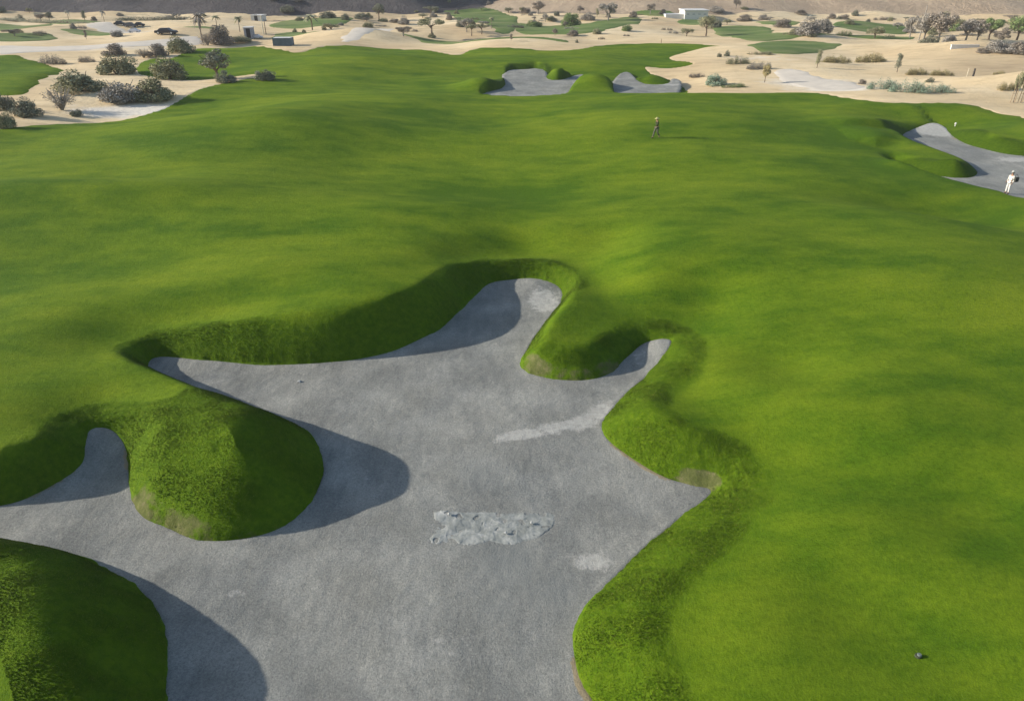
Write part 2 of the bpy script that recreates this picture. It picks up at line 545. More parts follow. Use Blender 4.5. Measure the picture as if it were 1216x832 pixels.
# ------------------------------------------------------------------ mesh from grids
def mesh_obj(name, V, faces, mat, attrs=None, smooth_=True, parent=None):
    me = bpy.data.meshes.new(name)
    V = np.asarray(V, np.float32)
    faces = np.asarray(faces, np.int32)
    k = faces.shape[1]
    me.vertices.add(len(V))
    me.vertices.foreach_set("co", V.ravel())
    me.loops.add(faces.size)
    me.loops.foreach_set("vertex_index", faces.ravel())
    me.polygons.add(len(faces))
    me.polygons.foreach_set("loop_start", np.arange(0, faces.size, k, dtype=np.int32))
    me.polygons.foreach_set("loop_total", np.full(len(faces), k, np.int32))
    me.update(calc_edges=True)
    me.validate()
    if smooth_:
        me.polygons.foreach_set("use_smooth", np.ones(len(me.polygons), bool))
    for nme, a in (attrs or {}).items():
        at_ = me.attributes.new(nme, 'FLOAT', 'POINT')
        at_.data.foreach_set("value", np.asarray(a, np.float32))
    me.materials.append(mat)
    o = bpy.data.objects.new(name, me)
    COL.objects.link(o)
    if parent is not None:
        o.parent = parent
    return o


def grid_keep(name, X, Y, Z, keep, mat, attrs=None):
    """X,Y,Z 2-D arrays; keep = per-vertex bool: quads with any kept vertex stay"""
    R, C = X.shape
    idx = np.arange(R * C).reshape(R, C)
    q = np.stack([idx[:-1, :-1], idx[:-1, 1:], idx[1:, 1:], idx[1:, :-1]], -1).reshape(-1, 4)
    k = keep.ravel()
    q = q[k[q].any(1)]
    used = np.unique(q)
    remap = np.full(R * C, -1, np.int32)
    remap[used] = np.arange(len(used))
    V = np.stack([X.ravel(), Y.ravel(), Z.ravel()], -1)[used]
    at_ = {n: a.ravel()[used] for n, a in (attrs or {}).items()}
    return mesh_obj(name, V, remap[q], mat, at_)


def fan(az0, az1, nc, dep0, dep1, nr):
    az = np.linspace(rad(az0), rad(az1), nc)
    dep = np.linspace(rad(dep0), rad(dep1), nr)
    r = CAMH / np.tan(dep)
    A, Rr = np.meshgrid(az, r)
    return Rr * np.sin(A), Rr * np.cos(A)


def kind(o, k):
    o["kind"] = k
    return o


def blob(x, y, px, py, r, z=0.0, ry=None):
    cx, cy = un(px, py, z)
    return np.exp(-((x - cx) / r) ** 2 - ((y - cy) / (ry or r)) ** 2)


def rough_width(x, y):
    """how far back from the sand the grass is left long"""
    w = 1.15 + 0.95 * sstep(0.5, 3.0, x) * sstep(30, 25, y)
    for px, py, r_, a_ in ((450, 375, 4.0, 0.45), (640, 320, 2.5, 0.3)):
        w = w + a_ * blob(x, y, px, py, r_, -0.5)
    far = sstep(38, 45, y)
    w = w - 1.2 * far
    for px, py, rx, ry in ((575, 99, 3.2, 4), (668, 86, 3.0, 3), (706, 95, 3.6, 4.5), (772, 89, 3.6, 3.5), (625, 80, 4, 2.5), (1110, 190, 3.6, 2.2), (1050, 150, 5, 1.6),
                           (1180, 168, 7.0, 2.2), (1225, 176, 4, 1.8), (1040, 162, 3, 1.2), (1148, 154, 4.0, 2.4)):
        w = w + 3.2 * far * blob(x, y, px, py, rx, -0.3, ry)
    for px, py, r_ in ((245, 510, 2.9), (10, 760, 4.0)):
        cx, cy = un(px, py, -0.2)
        w = w + 4.0 * np.exp(-(((x - cx) ** 2 + (y - cy) ** 2) / r_ ** 2) ** 2)
    return w + 0.14 * n_mid(x * 1.5, y * 1.5) + 0.08 * n_small(x, y)


# ---- turf
X, Y = fan(-55, 55, 1180, 72, 4.3, 860)
sh = X.shape
z, near, do = fair_full(X.ravel(), Y.ravel())
xr, yr = X.ravel(), Y.ravel()
rough_w = rough_width(xr, yr)
rough_a = sstep(rough_w + 0.35, rough_w - 0.3, near) * np.where(near < 11, 1, 0)
soil_a = np.zeros_like(xr)
m_ = near < 1.6
xs, ys, ds = xr[m_], yr[m_], near[m_]
lowband = sstep(0.75, 0.25, ds)
sv = 0.15 * sstep(0.22, 0.02, ds)
for (bx, by, br, A) in ((235, 615, 1.3, 0.75), (170, 600, 0.8, 0.6), (300, 622, 0.9, 0.45), (680, 438, 1.2, 0.8), (640, 436, 0.7, 0.8), (720, 436, 0.8, 0.5),
                        (855, 565, 0.95, 1.0), (820, 570, 0.6, 0.7), (735, 545, 0.6, 0.25), (760, 556, 0.5, 0.3)):
    sv = sv + A * blob(xs, ys, bx, by, br, FLOOR) * lowband
soil_a[m_] = sv
keep = (near > -0.35) & (do < 1.2)
turf = kind(grid_keep("fairway_turf", X, Y, z.reshape(sh), keep.reshape(sh), M_TURF,
                      {"rough": rough_a.reshape(sh), "soil": soil_a.reshape(sh), "fescue": sstep(34, 42, yr).reshape(sh)}), "structure")

# ---- grey bunker sand
for i, b in enumerate(BUNK):
    P = b['poly']
    st = (0.07, 0.25, 0.25, 0.16)[i]
    gx = np.arange(P[:, 0].min() - 0.5, P[:, 0].max() + 0.5, st)
    gy = np.arange(P[:, 1].min() - 0.5, P[:, 1].max() + 0.5, st)
    GX, GY = np.meshgrid(gx, gy)
    zz, d = sand_z(b, GX.ravel(), GY.ravel())
    x, y = GX.ravel(), GY.ravel()
    pale = np.zeros_like(x)
    damp = np.zeros_like(x)
    rim = np.zeros_like(x)
    if i == 0:
        for (bx, by, br, A, ry) in ((645, 358, 0.9, 0.95, 1.6), (622, 517, 0.6, 0.95, 0.35), (655, 510, 0.7, 0.8, 0.45), (688, 502, 0.75, 0.9, 0.5), (715, 490, 0.6, 0.8, 0.5), (600, 521, 0.5, 0.7, 0.3), (560, 470, 1.2, 0.28, 0.6), (430, 560, 1.0, 0.3, 0.8), (520, 760, 1.2, 0.3, 0.8), (720, 480, 0.6, 0.4, 0.6), (705, 667, 0.65, 0.95, 0.4),
                                    (280, 703, 0.45, 0.5, 0.25), (300, 745, 0.4, 0.35, 0.3), (575, 626, 1.9, 0.55, 0.75),
                                    (760, 425, 0.4, 0.5, 0.8), (133, 520, 0.3, 0.5, 0.5), (640, 800, 0.8, 0.3, 0.5)):
            pale += A * blob(x, y, bx, by, br, FLOOR, ry)
        for (bx, by, br, A) in ((600, 665, 1.0, 0.7), (660, 700, 0.8, 0.5), (570, 560, 0.9, 0.4), (585, 720, 0.6, 0.4)):
            damp += A * blob(x, y, bx, by, br, FLOOR)
        edge = sstep(-0.28, -0.02, d)
        for (bx, by, br, A) in ((735, 537, 0.9, 0.8), (775, 562, 0.9, 0.9), (148, 550, 0.9, 0.8), (685, 800, 1.0, 0.8), (690, 835, 0.8, 0.8), (660, 350, 0.8, 0.5),
                                (60, 580, 1.2, 0.7), (590, 336, 1.0, 0.5), (796, 406, 0.6, 0.5), (250, 430, 3.0, 0.45)):
            rim += A * blob(x, y, bx, by, br, FLOOR) * edge
    elif i == 3:
        edge = sstep(-1.2, -0.1, d)
        rim += edge * (1.0 * blob(x, y, 1110, 147, 1.6, -1.3) + 0.7 * blob(x, y, 1140, 165, 1.6, -1.3))
        pale += 1.2 * blob(x, y, 1115, 152, 2.4, -0.9) + 0.8 * blob(x, y, 1205, 190, 2.0, -1.3, 1.4)
    elif i == 2:
        pale += 0.8 * blob(x, y, 790, 106, 2.5, -1.2, 1.0)
    kind(grid_keep("bunker_sand", GX, GY, zz.reshape(GX.shape), (d < 0.12).reshape(GX.shape), M_SAND,
                   {"pale": pale.reshape(GX.shape), "damp": damp.reshape(GX.shape), "rim": rim.reshape(GX.shape)}), "structure")

# ---- desert floor
X2, Y2 = fan(-58, 58, 700, 13.0, 1.2, 520)
s2 = X2.shape
x, y = X2.ravel(), Y2.ravel()
do2 = sdf(FAIR, x, y, 8.0)
zl, zr = hills(x, y)
zd = desert_z(x, y) - 0.5 * np.clip(-do2 - 0.2, 0, 2)
pale = np.zeros_like(x)
for (bx, by, rx, A, ry) in ((130, 125, 7, 0.7, 4), (190, 122, 6, 0.6, 3), (80, 58, 30, 0.6, 10), (960, 95, 8, 0.8, 6), (1000, 106, 8, 0.7, 3), (900, 70, 10, 0.5, 8), (300, 48, 15, 0.4, 8)):
    pale += A * blob(x, y, bx, by, rx, 0, ry)
scrub = sstep(150, 215, y) * 1.3
kind(grid_keep("desert_ground", X2, Y2, zd.reshape(s2), ((do2 > -3.0) & (np.maximum(zl, zr) < 3.5)).reshape(s2), M_DES,
               {"pale": pale.reshape(s2), "scrub": scrub.reshape(s2)}), "structure")

# ---- hills
X3, Y3 = np.meshgrid(np.linspace(-900, 900, 620), 215 + 600 * np.linspace(0, 1, 300) ** 1.6)
s3 = X3.shape
zl, zr = hills(X3.ravel(), Y3.ravel())
z3 = desert_z(X3.ravel(), Y3.ravel())
kl = (zl > 0.5) & (zl >= zr)
kr = (zr > 0.5) & (zr > zl)
kind(grid_keep("rocky_hill", X3, Y3, (z3 + 0.45 * sstep(0.4, 2.2, zl) - 0.12).reshape(s3), kl.reshape(s3), M_ROCKD), "structure")
kind(grid_keep("sandy_hill", X3, Y3, (z3 + 0.45 * sstep(0.4, 2.2, zr) - 0.12).reshape(s3), kr.reshape(s3), M_ROCKL), "structure")


# ---- far fairways, roads and tracks laid over the desert
def strip(name, pts, mat, rise, fine=1.0, knd="structure", pale=0.0):
    P = smooth(unl(pts, 0), 4)
    x0, y0 = P.min(0) - 1.5
    x1, y1 = P.max(0) + 1.5
    st = max(0.25, min(0.9, (y1 - y0) / 40))
    gx, gy = np.meshgrid(np.arange(x0, x1, st * 1.4), np.arange(y0, y1, st))
    x, y = gx.ravel(), gy.ravel()
    d = sdf(P, x, y, 4.0) + 0.25 * n_small(x * 0.4, y * 0.4)
    z = desert_z(x, y) + np.clip(-d * 0.35, -0.5, rise)
    keep = (d < 0.5).reshape(gx.shape)
    if keep.sum() < 4:
        return
    o = grid_keep(name, gx, gy, z.reshape(gx.shape), keep, mat, {"rough": np.zeros(gx.shape), "soil": np.zeros(gx.shape)})
    o["kind"] = knd


M_ROAD = simple("pale_track", (0.54, 0.485, 0.405), 0.95, 0.10, 0.5)
strip("side_green", patch_px, M_TURF, 0.25)
for pts in (
    [(-60, 28), (0, 28), (40, 29), (62, 28.5), (50, 32), (0, 34), (-60, 34)],
    [(-40, 42), (0, 42), (30, 41), (56, 40), (66, 43), (40, 46), (0, 47), (-40, 47)],
    [(72, 37), (100, 35.5), (125, 36), (147, 39.5), (120, 40.5), (90, 39)],
    [(118, 26), (60, 24), (60, 28), (110, 29)],
    [(208, 33), (240, 32), (262, 34), (250, 37), (215, 36.5)],
    [(320, 28), (345, 24), (390, 22), (420, 24), (404, 29), (370, 32), (330, 31)],
    [(322, 42), (340, 37), (365, 38), (388, 40), (380, 43), (350, 43.5)],
    [(474, 42), (500, 43), (530, 44), (580, 45.5), (615, 47), (660, 50), (675, 53), (630, 51), (590, 51), (545, 50), (510, 47.5)],
    [(530, 14), (560, 13), (605, 18), (615, 25), (610, 36), (590, 38), (575, 30), (545, 24), (528, 18)],
    [(612, 26), (650, 26), (700, 25), (745, 22), (762, 24), (745, 33), (700, 39), (650, 39), (615, 37)],
    [(803, 25), (825, 20), (848, 22), (850, 27), (820, 28)],
    [(870, 41), (900, 38), (960, 44), (1000, 43), (930, 48), (905, 50), (880, 47)],
    [(890, 56), (915, 50), (950, 49), (985, 51), (1000, 54), (980, 60), (960, 64), (920, 66), (895, 63)],
    [(850, 31), (910, 31), (912, 42), (860, 41)],
    [(990, 30), (1020, 28.5), (1060, 29), (1085, 31), (1070, 34), (1030, 34), (1000, 33)],
    [(1005, 43), (1040, 42), (1085, 43), (1080, 46.5), (1040, 46), (1010, 45)],
    [(750, 12), (800, 20), (795, 22), (748, 20)],
    [(900, 24), (930, 25), (950, 29), (930, 30), (905, 28)],
):
    strip("far_fairway", pts, M_FT, 0.12)
for pts in ([(100, 32), (125, 29), (150, 33), (185, 36), (215, 34), (220, 38), (180, 40), (150, 39)],
            [(-40, 52), (40, 54), (110, 50), (180, 47), (235, 44), (235, 49), (180, 54), (110, 60), (40, 64), (-40, 66)],
            [(920, 84), (945, 82), (975, 90), (1010, 96), (1030, 103), (1000, 106), (965, 104), (938, 95)],
            [(455, 30), (470, 35), (450, 44), (415, 52), (405, 50), (430, 40)]):
    strip("sand_track", pts, M_ROAD, 0.05)

# ------------------------------------------------------------------ long grass on the banks of the near bunker
def rough_blades():
    r = np.random.RandomState(4)
    P = BUNK[0]['poly']
    n = 1700000
    x0, y0 = -19, 9.0
    x1, y1 = 11, P[:, 1].max() + 3.2
    # more samples where the ground is near
    y = y0 + (y1 - y0) * r.rand(n) ** 1.25
    x = x0 + (x1 - x0) * r.rand(n)
    m = np.abs(x) < 2.6 + y * 0.86
    x, y = x[m], y[m]
    d = sdf(P, x, y, 5.0)
    lim = rough_width(x, y)
    m = (d > 0.04) & (d < lim) & (r.rand(len(x)) < sstep(lim + 0.35, lim - 0.6, d))
    x, y, d = x[m], y[m], d[m]
    bare = np.zeros_like(x)
    for (bx, by, br, A) in ((235, 615, 1.3, 0.9), (170, 600, 0.8, 0.8), (300, 622, 0.9, 0.6), (680, 438, 1.2, 1), (640, 436, 0.7, 1), (720, 436, 0.8, 0.7),
                            (855, 565, 0.95, 1.0), (820, 570, 0.6, 0.9)):
        bare += A * blob(x, y, bx, by, br, FLOOR) * sstep(0.7, 0.3, d)
    m = r.rand(len(x)) > bare * 1.3
    x, y, d = x[m], y[m], d[m]
    z, nr, do = fair_full(x, y)
    e = 0.05
    zx = (fair_full(x + e, y)[0] - z) / e
    zy = (fair_full(x, y + e)[0] - z) / e
    k = len(x)
    ln = np.sqrt(1 + zx ** 2 + zy ** 2)
    up = np.stack([-zx / ln * 0.7, -zy / ln * 0.7, 0.25 + 0.75 / ln], -1)
    up += r.normal(0, 0.38, (k, 3)) * np.array([1, 1, 0.4])
    up /= np.linalg.norm(up, axis=1)[:, None]
    clump = 0.75 + 0.5 * np.clip(n_small(x * 1.3, y * 1.3) * 0.5 + 0.5, 0, 1)
    L = (0.022 + 0.034 * r.rand(k)) * clump
    a = r.rand(k) * 6.283
    sd_ = np.stack([np.cos(a), np.sin(a), np.zeros(k)], -1) * (0.008 + 0.008 * r.rand(k))[:, None]
    base = np.stack([x, y, z - 0.012], -1)
    tip = base + up * L[:, None]
    V = np.empty((k * 3, 3))
    V[0::3] = base - sd_
    V[1::3] = base + sd_
    V[2::3] = tip
    tone = np.repeat(r.rand(k), 3)
    mt, nt, b = nodes("rough_blade")
    co = objco(nt)
    c = ramp(nt, attr(nt, "tone"), [(0.0, (0.052, 0.104, 0.004)), (0.5, (0.090, 0.152, 0.006)), (0.93, (0.130, 0.192, 0.010)), (1.0, (0.22, 0.21, 0.055))])
    c = mixc(nt, 0.6, c, ramp(nt, noise(nt, 1.1, 4, 0.65, co), [(0.32, (0.62, 0.70, 0.6)), (0.5, (1, 1, 1)), (0.68, (1.3, 1.15, 1.2))]), 'MULTIPLY')
    nt.links.new(c, b.inputs["Base Color"])
    # blades in a sward shade mostly like the ground they cover
    ga = nt.nodes.new("ShaderNodeAttribute")
    ga.attribute_name = "lie"
    gn = nt.nodes.new("ShaderNodeNewGeometry")
    mv = N(nt, "ShaderNodeMix")
    mv.data_type = 'VECTOR'
    mv.inputs[0].default_value = 0.85
    nt.links.new(gn.outputs["Normal"], mv.inputs[4])
    nt.links.new(ga.outputs["Vector"], mv.inputs[5])
    vn = N(nt, "ShaderNodeVectorMath", operation='NORMALIZE')
    nt.links.new(mv.outputs[1], vn.inputs[0])
    nt.links.new(vn.outputs[0], b.inputs["Normal"])
    o = mesh_obj("rough_grass", V, np.arange(k * 3).reshape(k, 3), mt, {"tone": tone}, smooth_=False)
    la = o.data.attributes.new("lie", 'FLOAT_VECTOR', 'POINT')
    gl = np.stack([-zx / ln, -zy / ln, 1 / ln], -1)
    la.data.foreach_set("vector", np.repeat(gl, 3, axis=0).astype(np.float32).ravel())
    o["kind"] = "stuff"
    o["label"] = "long dark green rough grass on the banks and mounds of the near bunker"
    print("blades", k)


rough_blades()


# ------------------------------------------------------------------ things
def tag(o, label, cat, group=None):
    o["label"] = label
    o["category"] = cat
    if group:
        o["group"] = group
    return o


def empty(name, loc, rz=0.0):
    o = bpy.data.objects.new(name, None)
    COL.objects.link(o)
    o.location = loc
    o.rotation_euler = (0, 0, rz)
    o.empty_display_size = 0.3
    return o


class MB:
    """collects shapes into one mesh"""

    def __init__(s):
        s.v, s.f = [], []

    def add(s, v, f):
        o = len(s.v)
        s.v += [tuple(p) for p in v]
        s.f += [tuple(i + o for i in q) for q in f]

    def box(s, x0, x1, y0, y1, z0, z1):
        v = [(x, y, z) for x in (x0, x1) for y in (y0, y1) for z in (z0, z1)]
        s.add(v, [(0, 1, 3, 2), (4, 6, 7, 5), (0, 4, 5, 1), (2, 3, 7, 6), (0, 2, 6, 4), (1, 5, 7, 3)])

    def tube(s, pts, radii, n=7, cap=True):
        pts = [Vector(p) for p in pts]
        v, f = [], []
        for i, p in enumerate(pts):
            d = (pts[min(i + 1, len(pts) - 1)] - pts[max(i - 1, 0)]).normalized()
            a = d.orthogonal().normalized()
            if abs(d.z) > 0.3:
                a = (Vector((1, 0, 0)) - d * d.x).normalized()
            b = d.cross(a)
            for k in range(n):
                t = 6.28318 * k / n
                v.append(p + (a * math.cos(t) + b * math.sin(t)) * radii[i])
        for i in range(len(pts) - 1):
            for k in range(n):
                f.append((i * n + k, i * n + (k + 1) % n, (i + 1) * n + (k + 1) % n, (i + 1) * n + k))
        if cap:
            f.append(tuple(range(n))[::-1])
            f.append(tuple((len(pts) - 1) * n + k for k in range(n)))
        s.add(v, f)

    def ball(s, c, r, seg=10, rings=7):
        rx, ry, rz = (r, r, r) if isinstance(r, (int, float)) else r
        v = [(c[0], c[1], c[2] - rz)]
        for i in range(1, rings):
            t = math.pi * i / rings - math.pi / 2
            for k in range(seg):
                a = 6.28318 * k / seg
                v.append((c[0] + rx * math.cos(t) * math.cos(a), c[1] + ry * math.cos(t) * math.sin(a), c[2] + rz * math.sin(t)))
        v.append((c[0], c[1], c[2] + rz))
        f = [(0, 1 + (k + 1) % seg, 1 + k) for k in range(seg)]
        for i in range(rings - 2):
            for k in range(seg):
                a, b2 = 1 + i * seg + k, 1 + i * seg + (k + 1) % seg
                f.append((a, b2, b2 + seg, a + seg))
        last = len(v) - 1
        o = 1 + (rings - 2) * seg
        f += [(last, o + k, o + (k + 1) % seg) for k in range(seg)]
        s.add(v, f)

    def build(s, name, mat, parent=None, smooth_=False, bevel=0.0):
        me = bpy.data.meshes.new(name)
        me.from_pydata(s.v, [], s.f)
        me.materials.append(mat)
        if bevel:
            bm = bmesh.new()
            bm.from_mesh(me)
            bmesh.ops.bevel(bm, geom=bm.edges[:], offset=bevel, segments=2, affect='EDGES', profile=0.6)
            bm.to_mesh(me)
            bm.free()
        if smooth_:
            for p in me.polygons:
                p.use_smooth = True
        me.update()
        o = bpy.data.objects.new(name, me)
        COL.objects.link(o)
        o.parent = parent
        return o


# ---- plants
def leafmat(name, cols):
    m, nt, b = nodes(name)
    co = objco(nt)
    c = ramp(nt, attr(nt, "tone"), [(0.0, cols[0]), (0.55, cols[1]), (1.0, cols[2])])
    c = mixc(nt, 0.5, c, ramp(nt, noise(nt, 2.3, 3, 0.6, co), [(0.3, (0.7, 0.72, 0.75)), (0.7, (1.25, 1.2, 1.15))]), 'MULTIPLY')
    nt.links.new(c, b.inputs["Base Color"])
    return m


LEAF = {
    'olive': leafmat("olive_leaf", [(0.146, 0.155, 0.086), (0.260, 0.260, 0.150), (0.452, 0.430, 0.271)]),
    'brown': leafmat("brown_twigs", [(0.145, 0.122, 0.098), (0.255, 0.220, 0.178), (0.40, 0.355, 0.30)]),
    'grey': leafmat("grey_twigs", [(0.179, 0.166, 0.143), (0.311, 0.286, 0.248), (0.490, 0.452, 0.395)]),
    'dark': leafmat("dark_leaf", [(0.112, 0.122, 0.090), (0.199, 0.207, 0.148), (0.354, 0.354, 0.257)]),
    'green': leafmat("green_leaf", [(0.104, 0.160, 0.053), (0.179, 0.246, 0.091), (0.302, 0.358, 0.160)]),
    'sage': leafmat("sage_leaf", [(0.160, 0.235, 0.160), (0.264, 0.348, 0.255), (0.395, 0.471, 0.358)]),
    'tan': leafmat("dry_grass", [(0.24, 0.20, 0.10), (0.464, 0.392, 0.189), (0.48, 0.42, 0.24)]),
}
M_BARK = simple("bark", (0.13, 0.10, 0.075), 0.9, 0.35, 6)
M_BARKG = simple("grey_bark", (0.21, 0.19, 0.165), 0.9, 0.3, 6)
MESHES = {}


def leaf_cloud(r, clumps, n, size, name, mat, stretch=1.0):
    """n small leaf faces spread through clumps (centre, radii, density)"""
    wts = np.array([c[3] for c in clumps], float)
    wts /= wts.sum()
    ci = r.choice(len(clumps), n, p=wts)
    cen = np.array([c[:3] for c in clumps])[ci]
    rr = np.array([c[4] for c in clumps])[ci]
    dvec = r.normal(0, 1, (n, 3))
    dvec /= np.linalg.norm(dvec, axis=1)[:, None]
    rad_ = (0.45 + 0.62 * r.rand(n) ** 0.6)
    p = cen + dvec * rr * rad_[:, None]
    p[:, 2] = np.abs(p[:, 2]) + 0.01
    nrm = dvec * 0.7 + r.normal(0, 0.6, (n, 3))
    nrm /= np.linalg.norm(nrm, axis=1)[:, None]
    t = np.cross(nrm, r.normal(0, 1, (n, 3)))
    t /= np.linalg.norm(t, axis=1)[:, None] + 1e-9
    b = np.cross(nrm, t)
    s = size * (0.6 + 0.8 * r.rand(n))[:, None]
    V = np.empty((n * 4, 3))
    V[0::4] = p - t * s * stretch
    V[1::4] = p + b * s * 0.55
    V[2::4] = p + t * s * stretch
    V[3::4] = p - b * s * 0.55
    me = mesh_obj(name, V, np.arange(n * 4).reshape(n, 4), mat, {"tone": np.repeat(r.rand(n), 4)}, smooth_=False)
    return me


def plant_meshes(shape, tone, var):
    """meshes of one kind of plant, one unit (1 m) wide and high: foliage or crown, and stem or trunk"""
    key = (shape, tone, var)
    if key in MESHES:
        return MESHES[key]
    r = np.random.RandomState(abs(hash((len(shape) * 7 + ord(shape[0]), ord(tone[0]) * 3 + len(tone), var))) % 99991)
    mat = LEAF[tone]
    cl = []
    st = MB()
    if shape == 'dome':
        for i in range(15):
            a = r.rand() * 6.28
            q = r.rand() ** 0.6 * 0.33
            h = (0.18 + 0.55 * r.rand()) * (1.05 - q * 1.5)
            cl.append((q * math.cos(a), q * math.sin(a), h, 1, np.array([0.15, 0.15, 0.19]) * r.uniform(0.7, 1.2)))
        for i in range(8):
            a = 0.785 * i + r.uniform(-.2, .2)
            q = r.uniform(0.22, 0.36)
            cl.append((q * math.cos(a), q * math.sin(a), 0.14, 0.9, np.array([0.13, 0.13, 0.16])))
        for i in range(9):
            a = r.rand() * 6.28
            st.tube([(0, 0, -0.05), (0.1 * math.cos(a), 0.1 * math.sin(a), 0.25), (0.28 * math.cos(a), 0.28 * math.sin(a), 0.6 * r.uniform(0.7, 1.2))],
                    [0.022, 0.015, 0.005], 5)
        n, sz, p1, p2 = 5200, 0.024, 'foliage', 'stem'
    elif shape == 'twig':
        for i in range(9):
            a = r.rand() * 6.28
            q = r.rand() ** 0.6 * 0.36
            cl.append((q * math.cos(a), q * math.sin(a), 0.15 + 0.6 * r.rand(), 1, np.array([0.14, 0.14, 0.2])))
        for i in range(46):
            a = r.rand() * 6.28
            q = r.uniform(0.1, 0.48)
            st.tube([(0, 0, -0.05), (0.35 * q * math.cos(a), 0.35 * q * math.sin(a), 0.35), (q * math.cos(a), q * math.sin(a), r.uniform(0.5, 1.0))],
                    [0.014, 0.010, 0.004], 4)
        n, sz, p1, p2 = 1100, 0.022, 'foliage', 'stem'
    elif shape == 'low':
        for i in range(26):
            cx = r.uniform(-0.43, 0.43)
            e = math.sqrt(max(0.05, 1 - (cx / 0.5) ** 2))
            cl.append((cx, r.uniform(-0.3, 0.3) * e, 0.3 * r.rand() * e, 1, np.array([0.085, 0.14, r.uniform(0.35, 0.7) * e])))
        for i in range(14):
            cx = r.uniform(-0.4, 0.4)
            st.tube([(cx, 0, -0.05), (cx + r.uniform(-.04, .04), r.uniform(-.1, .1), 0.5)], [0.006, 0.003], 4)
        st.tube([(-0.42, 0, -0.04), (0.42, 0, -0.04)], [0.012, 0.012], 4)
        n, sz, p1, p2 = 3600, 0.020, 'foliage', 'stem'
    elif shape == 'tree':
        for i in range(17):
            a = r.rand() * 6.28
            q = r.rand() ** 0.5 * 0.36
            h = 0.45 + 0.45 * r.rand() * (1.15 - q)
            cl.append((q * math.cos(a), q * math.sin(a), h, 1, np.array([0.13, 0.13, 0.12]) * r.uniform(0.7, 1.3)))
        st.tube([(0, 0, -0.08), (0.015, 0.01, 0.2), (-0.01, 0, 0.42)], [0.04, 0.03, 0.022], 7)
        for i in range(9):
            a = r.rand() * 6.28
            st.tube([(0, 0, 0.22 + 0.18 * r.rand()), (0.16 * math.cos(a), 0.16 * math.sin(a), 0.55), (0.34 * math.cos(a), 0.34 * math.sin(a), 0.8)],
                    [0.018, 0.012, 0.004], 5)
        n, sz, p1, p2 = 3200, 0.024, 'crown', 'trunk'
    elif shape == 'flat':
        for i in range(16):
            a = r.rand() * 6.28
            q = r.rand() ** 0.5 * 0.42
            cl.append((q * math.cos(a), q * math.sin(a), 0.74 + 0.12 * r.rand() - 0.2 * q, 1, np.array([0.12, 0.12, 0.09])))
        st.tube([(0, 0, -0.08), (0.02, 0, 0.3), (0, 0.01, 0.6)], [0.035, 0.028, 0.018], 7)
        for i in range(8):
            a = r.rand() * 6.28
            st.tube([(0, 0, 0.4 + 0.15 * r.rand()), (0.2 * math.cos(a), 0.2 * math.sin(a), 0.66), (0.38 * math.cos(a), 0.38 * math.sin(a), 0.76)],
                    [0.016, 0.010, 0.004], 5)
        n, sz, p1, p2 = 2400, 0.024, 'crown', 'trunk'
    elif shape == 'column':
        for i in range(10):
            cl.append((r.uniform(-.12, .12), r.uniform(-.12, .12), 0.3 + 0.6 * i / 9, 1, np.array([0.30, 0.30, 0.11]) * r.uniform(0.8, 1.1)))
        st.tube([(0, 0, -0.05), (0, 0, 0.5)], [0.05, 0.03], 7)
        n, sz, p1, p2 = 1800, 0.03, 'crown', 'trunk'
    elif shape == 'palm':
        st.tube([(0, 0, -0.06), (0.01, 0, 0.3), (0, 0.01, 0.62), (0, 0, 0.76)], [0.032, 0.026, 0.024, 0.030], 8)
        fr = MB()
        for i in range(26):
            a = 6.28 * i / 26 + r.uniform(-.1, .1)
            up = r.uniform(-0.25, 0.9)
            L = r.uniform(0.34, 0.46)
            ca, sa = math.cos(a), math.sin(a)
            prev = None
            for k in range(8):
                t = k / 7
                rr = L * (t * math.cos(up * 0.8) + 0.0)
                zz = 0.76 + L * (math.sin(up) * t * 0.8 - 0.75 * t * t * (1 - 0.35 * up))
                w = 0.055 * math.sin(math.pi * min(1, 0.12 + t * 0.86)) + 0.003
                c = Vector((rr * ca, rr * sa, zz))
                l, m2, q = c + Vector((-sa * w, ca * w, -w * 0.5)), c, c + Vector((sa * w, -ca * w, -w * 0.5))
                if prev:
                    fr.add([prev[0], prev[1], m2, l], [(0, 1, 2, 3)])
                    fr.add([prev[1], prev[2], q, m2], [(0, 1, 2, 3)])
                prev = (l, m2, q)
        me = bpy.data.meshes.new("crown")
        me.from_pydata(fr.v, [], fr.f)
        me.materials.append(mat)
        ta = me.attributes.new("tone", 'FLOAT', 'POINT')
        ta.data.foreach_set("value", np.repeat(r.rand(len(fr.v) // 4 + 1), 4)[:len(fr.v)].astype(np.float32))
        s_ = st.build("trunk", M_BARK)
        MESHES[key] = ('crown', me, 'trunk', s_.data)
        bpy.data.objects.remove(s_)
        return MESHES[key]
    a = leaf_cloud(r, cl, n, sz, p1, mat, 1.5 if tone == 'tan' else 1.0)
    b = st.build(p2, M_BARKG if tone in ('grey', 'brown') else M_BARK)
    MESHES[key] = (p1, a.data, p2, b.data)
    bpy.data.objects.remove(a)
    bpy.data.objects.remove(b)
    return MESHES[key]


NAMES = {'dome': ('shrub', 'shrub'), 'twig': ('twiggy_shrub', 'shrub'), 'low': ('low_shrub', 'shrub'), 'tree': ('tree', 'tree'), 'flat': ('flat_topped_tree', 'tree'),
         'column': ('young_tree', 'tree'), 'palm': ('palm_tree', 'palm tree')}
rnd = random.Random(21)


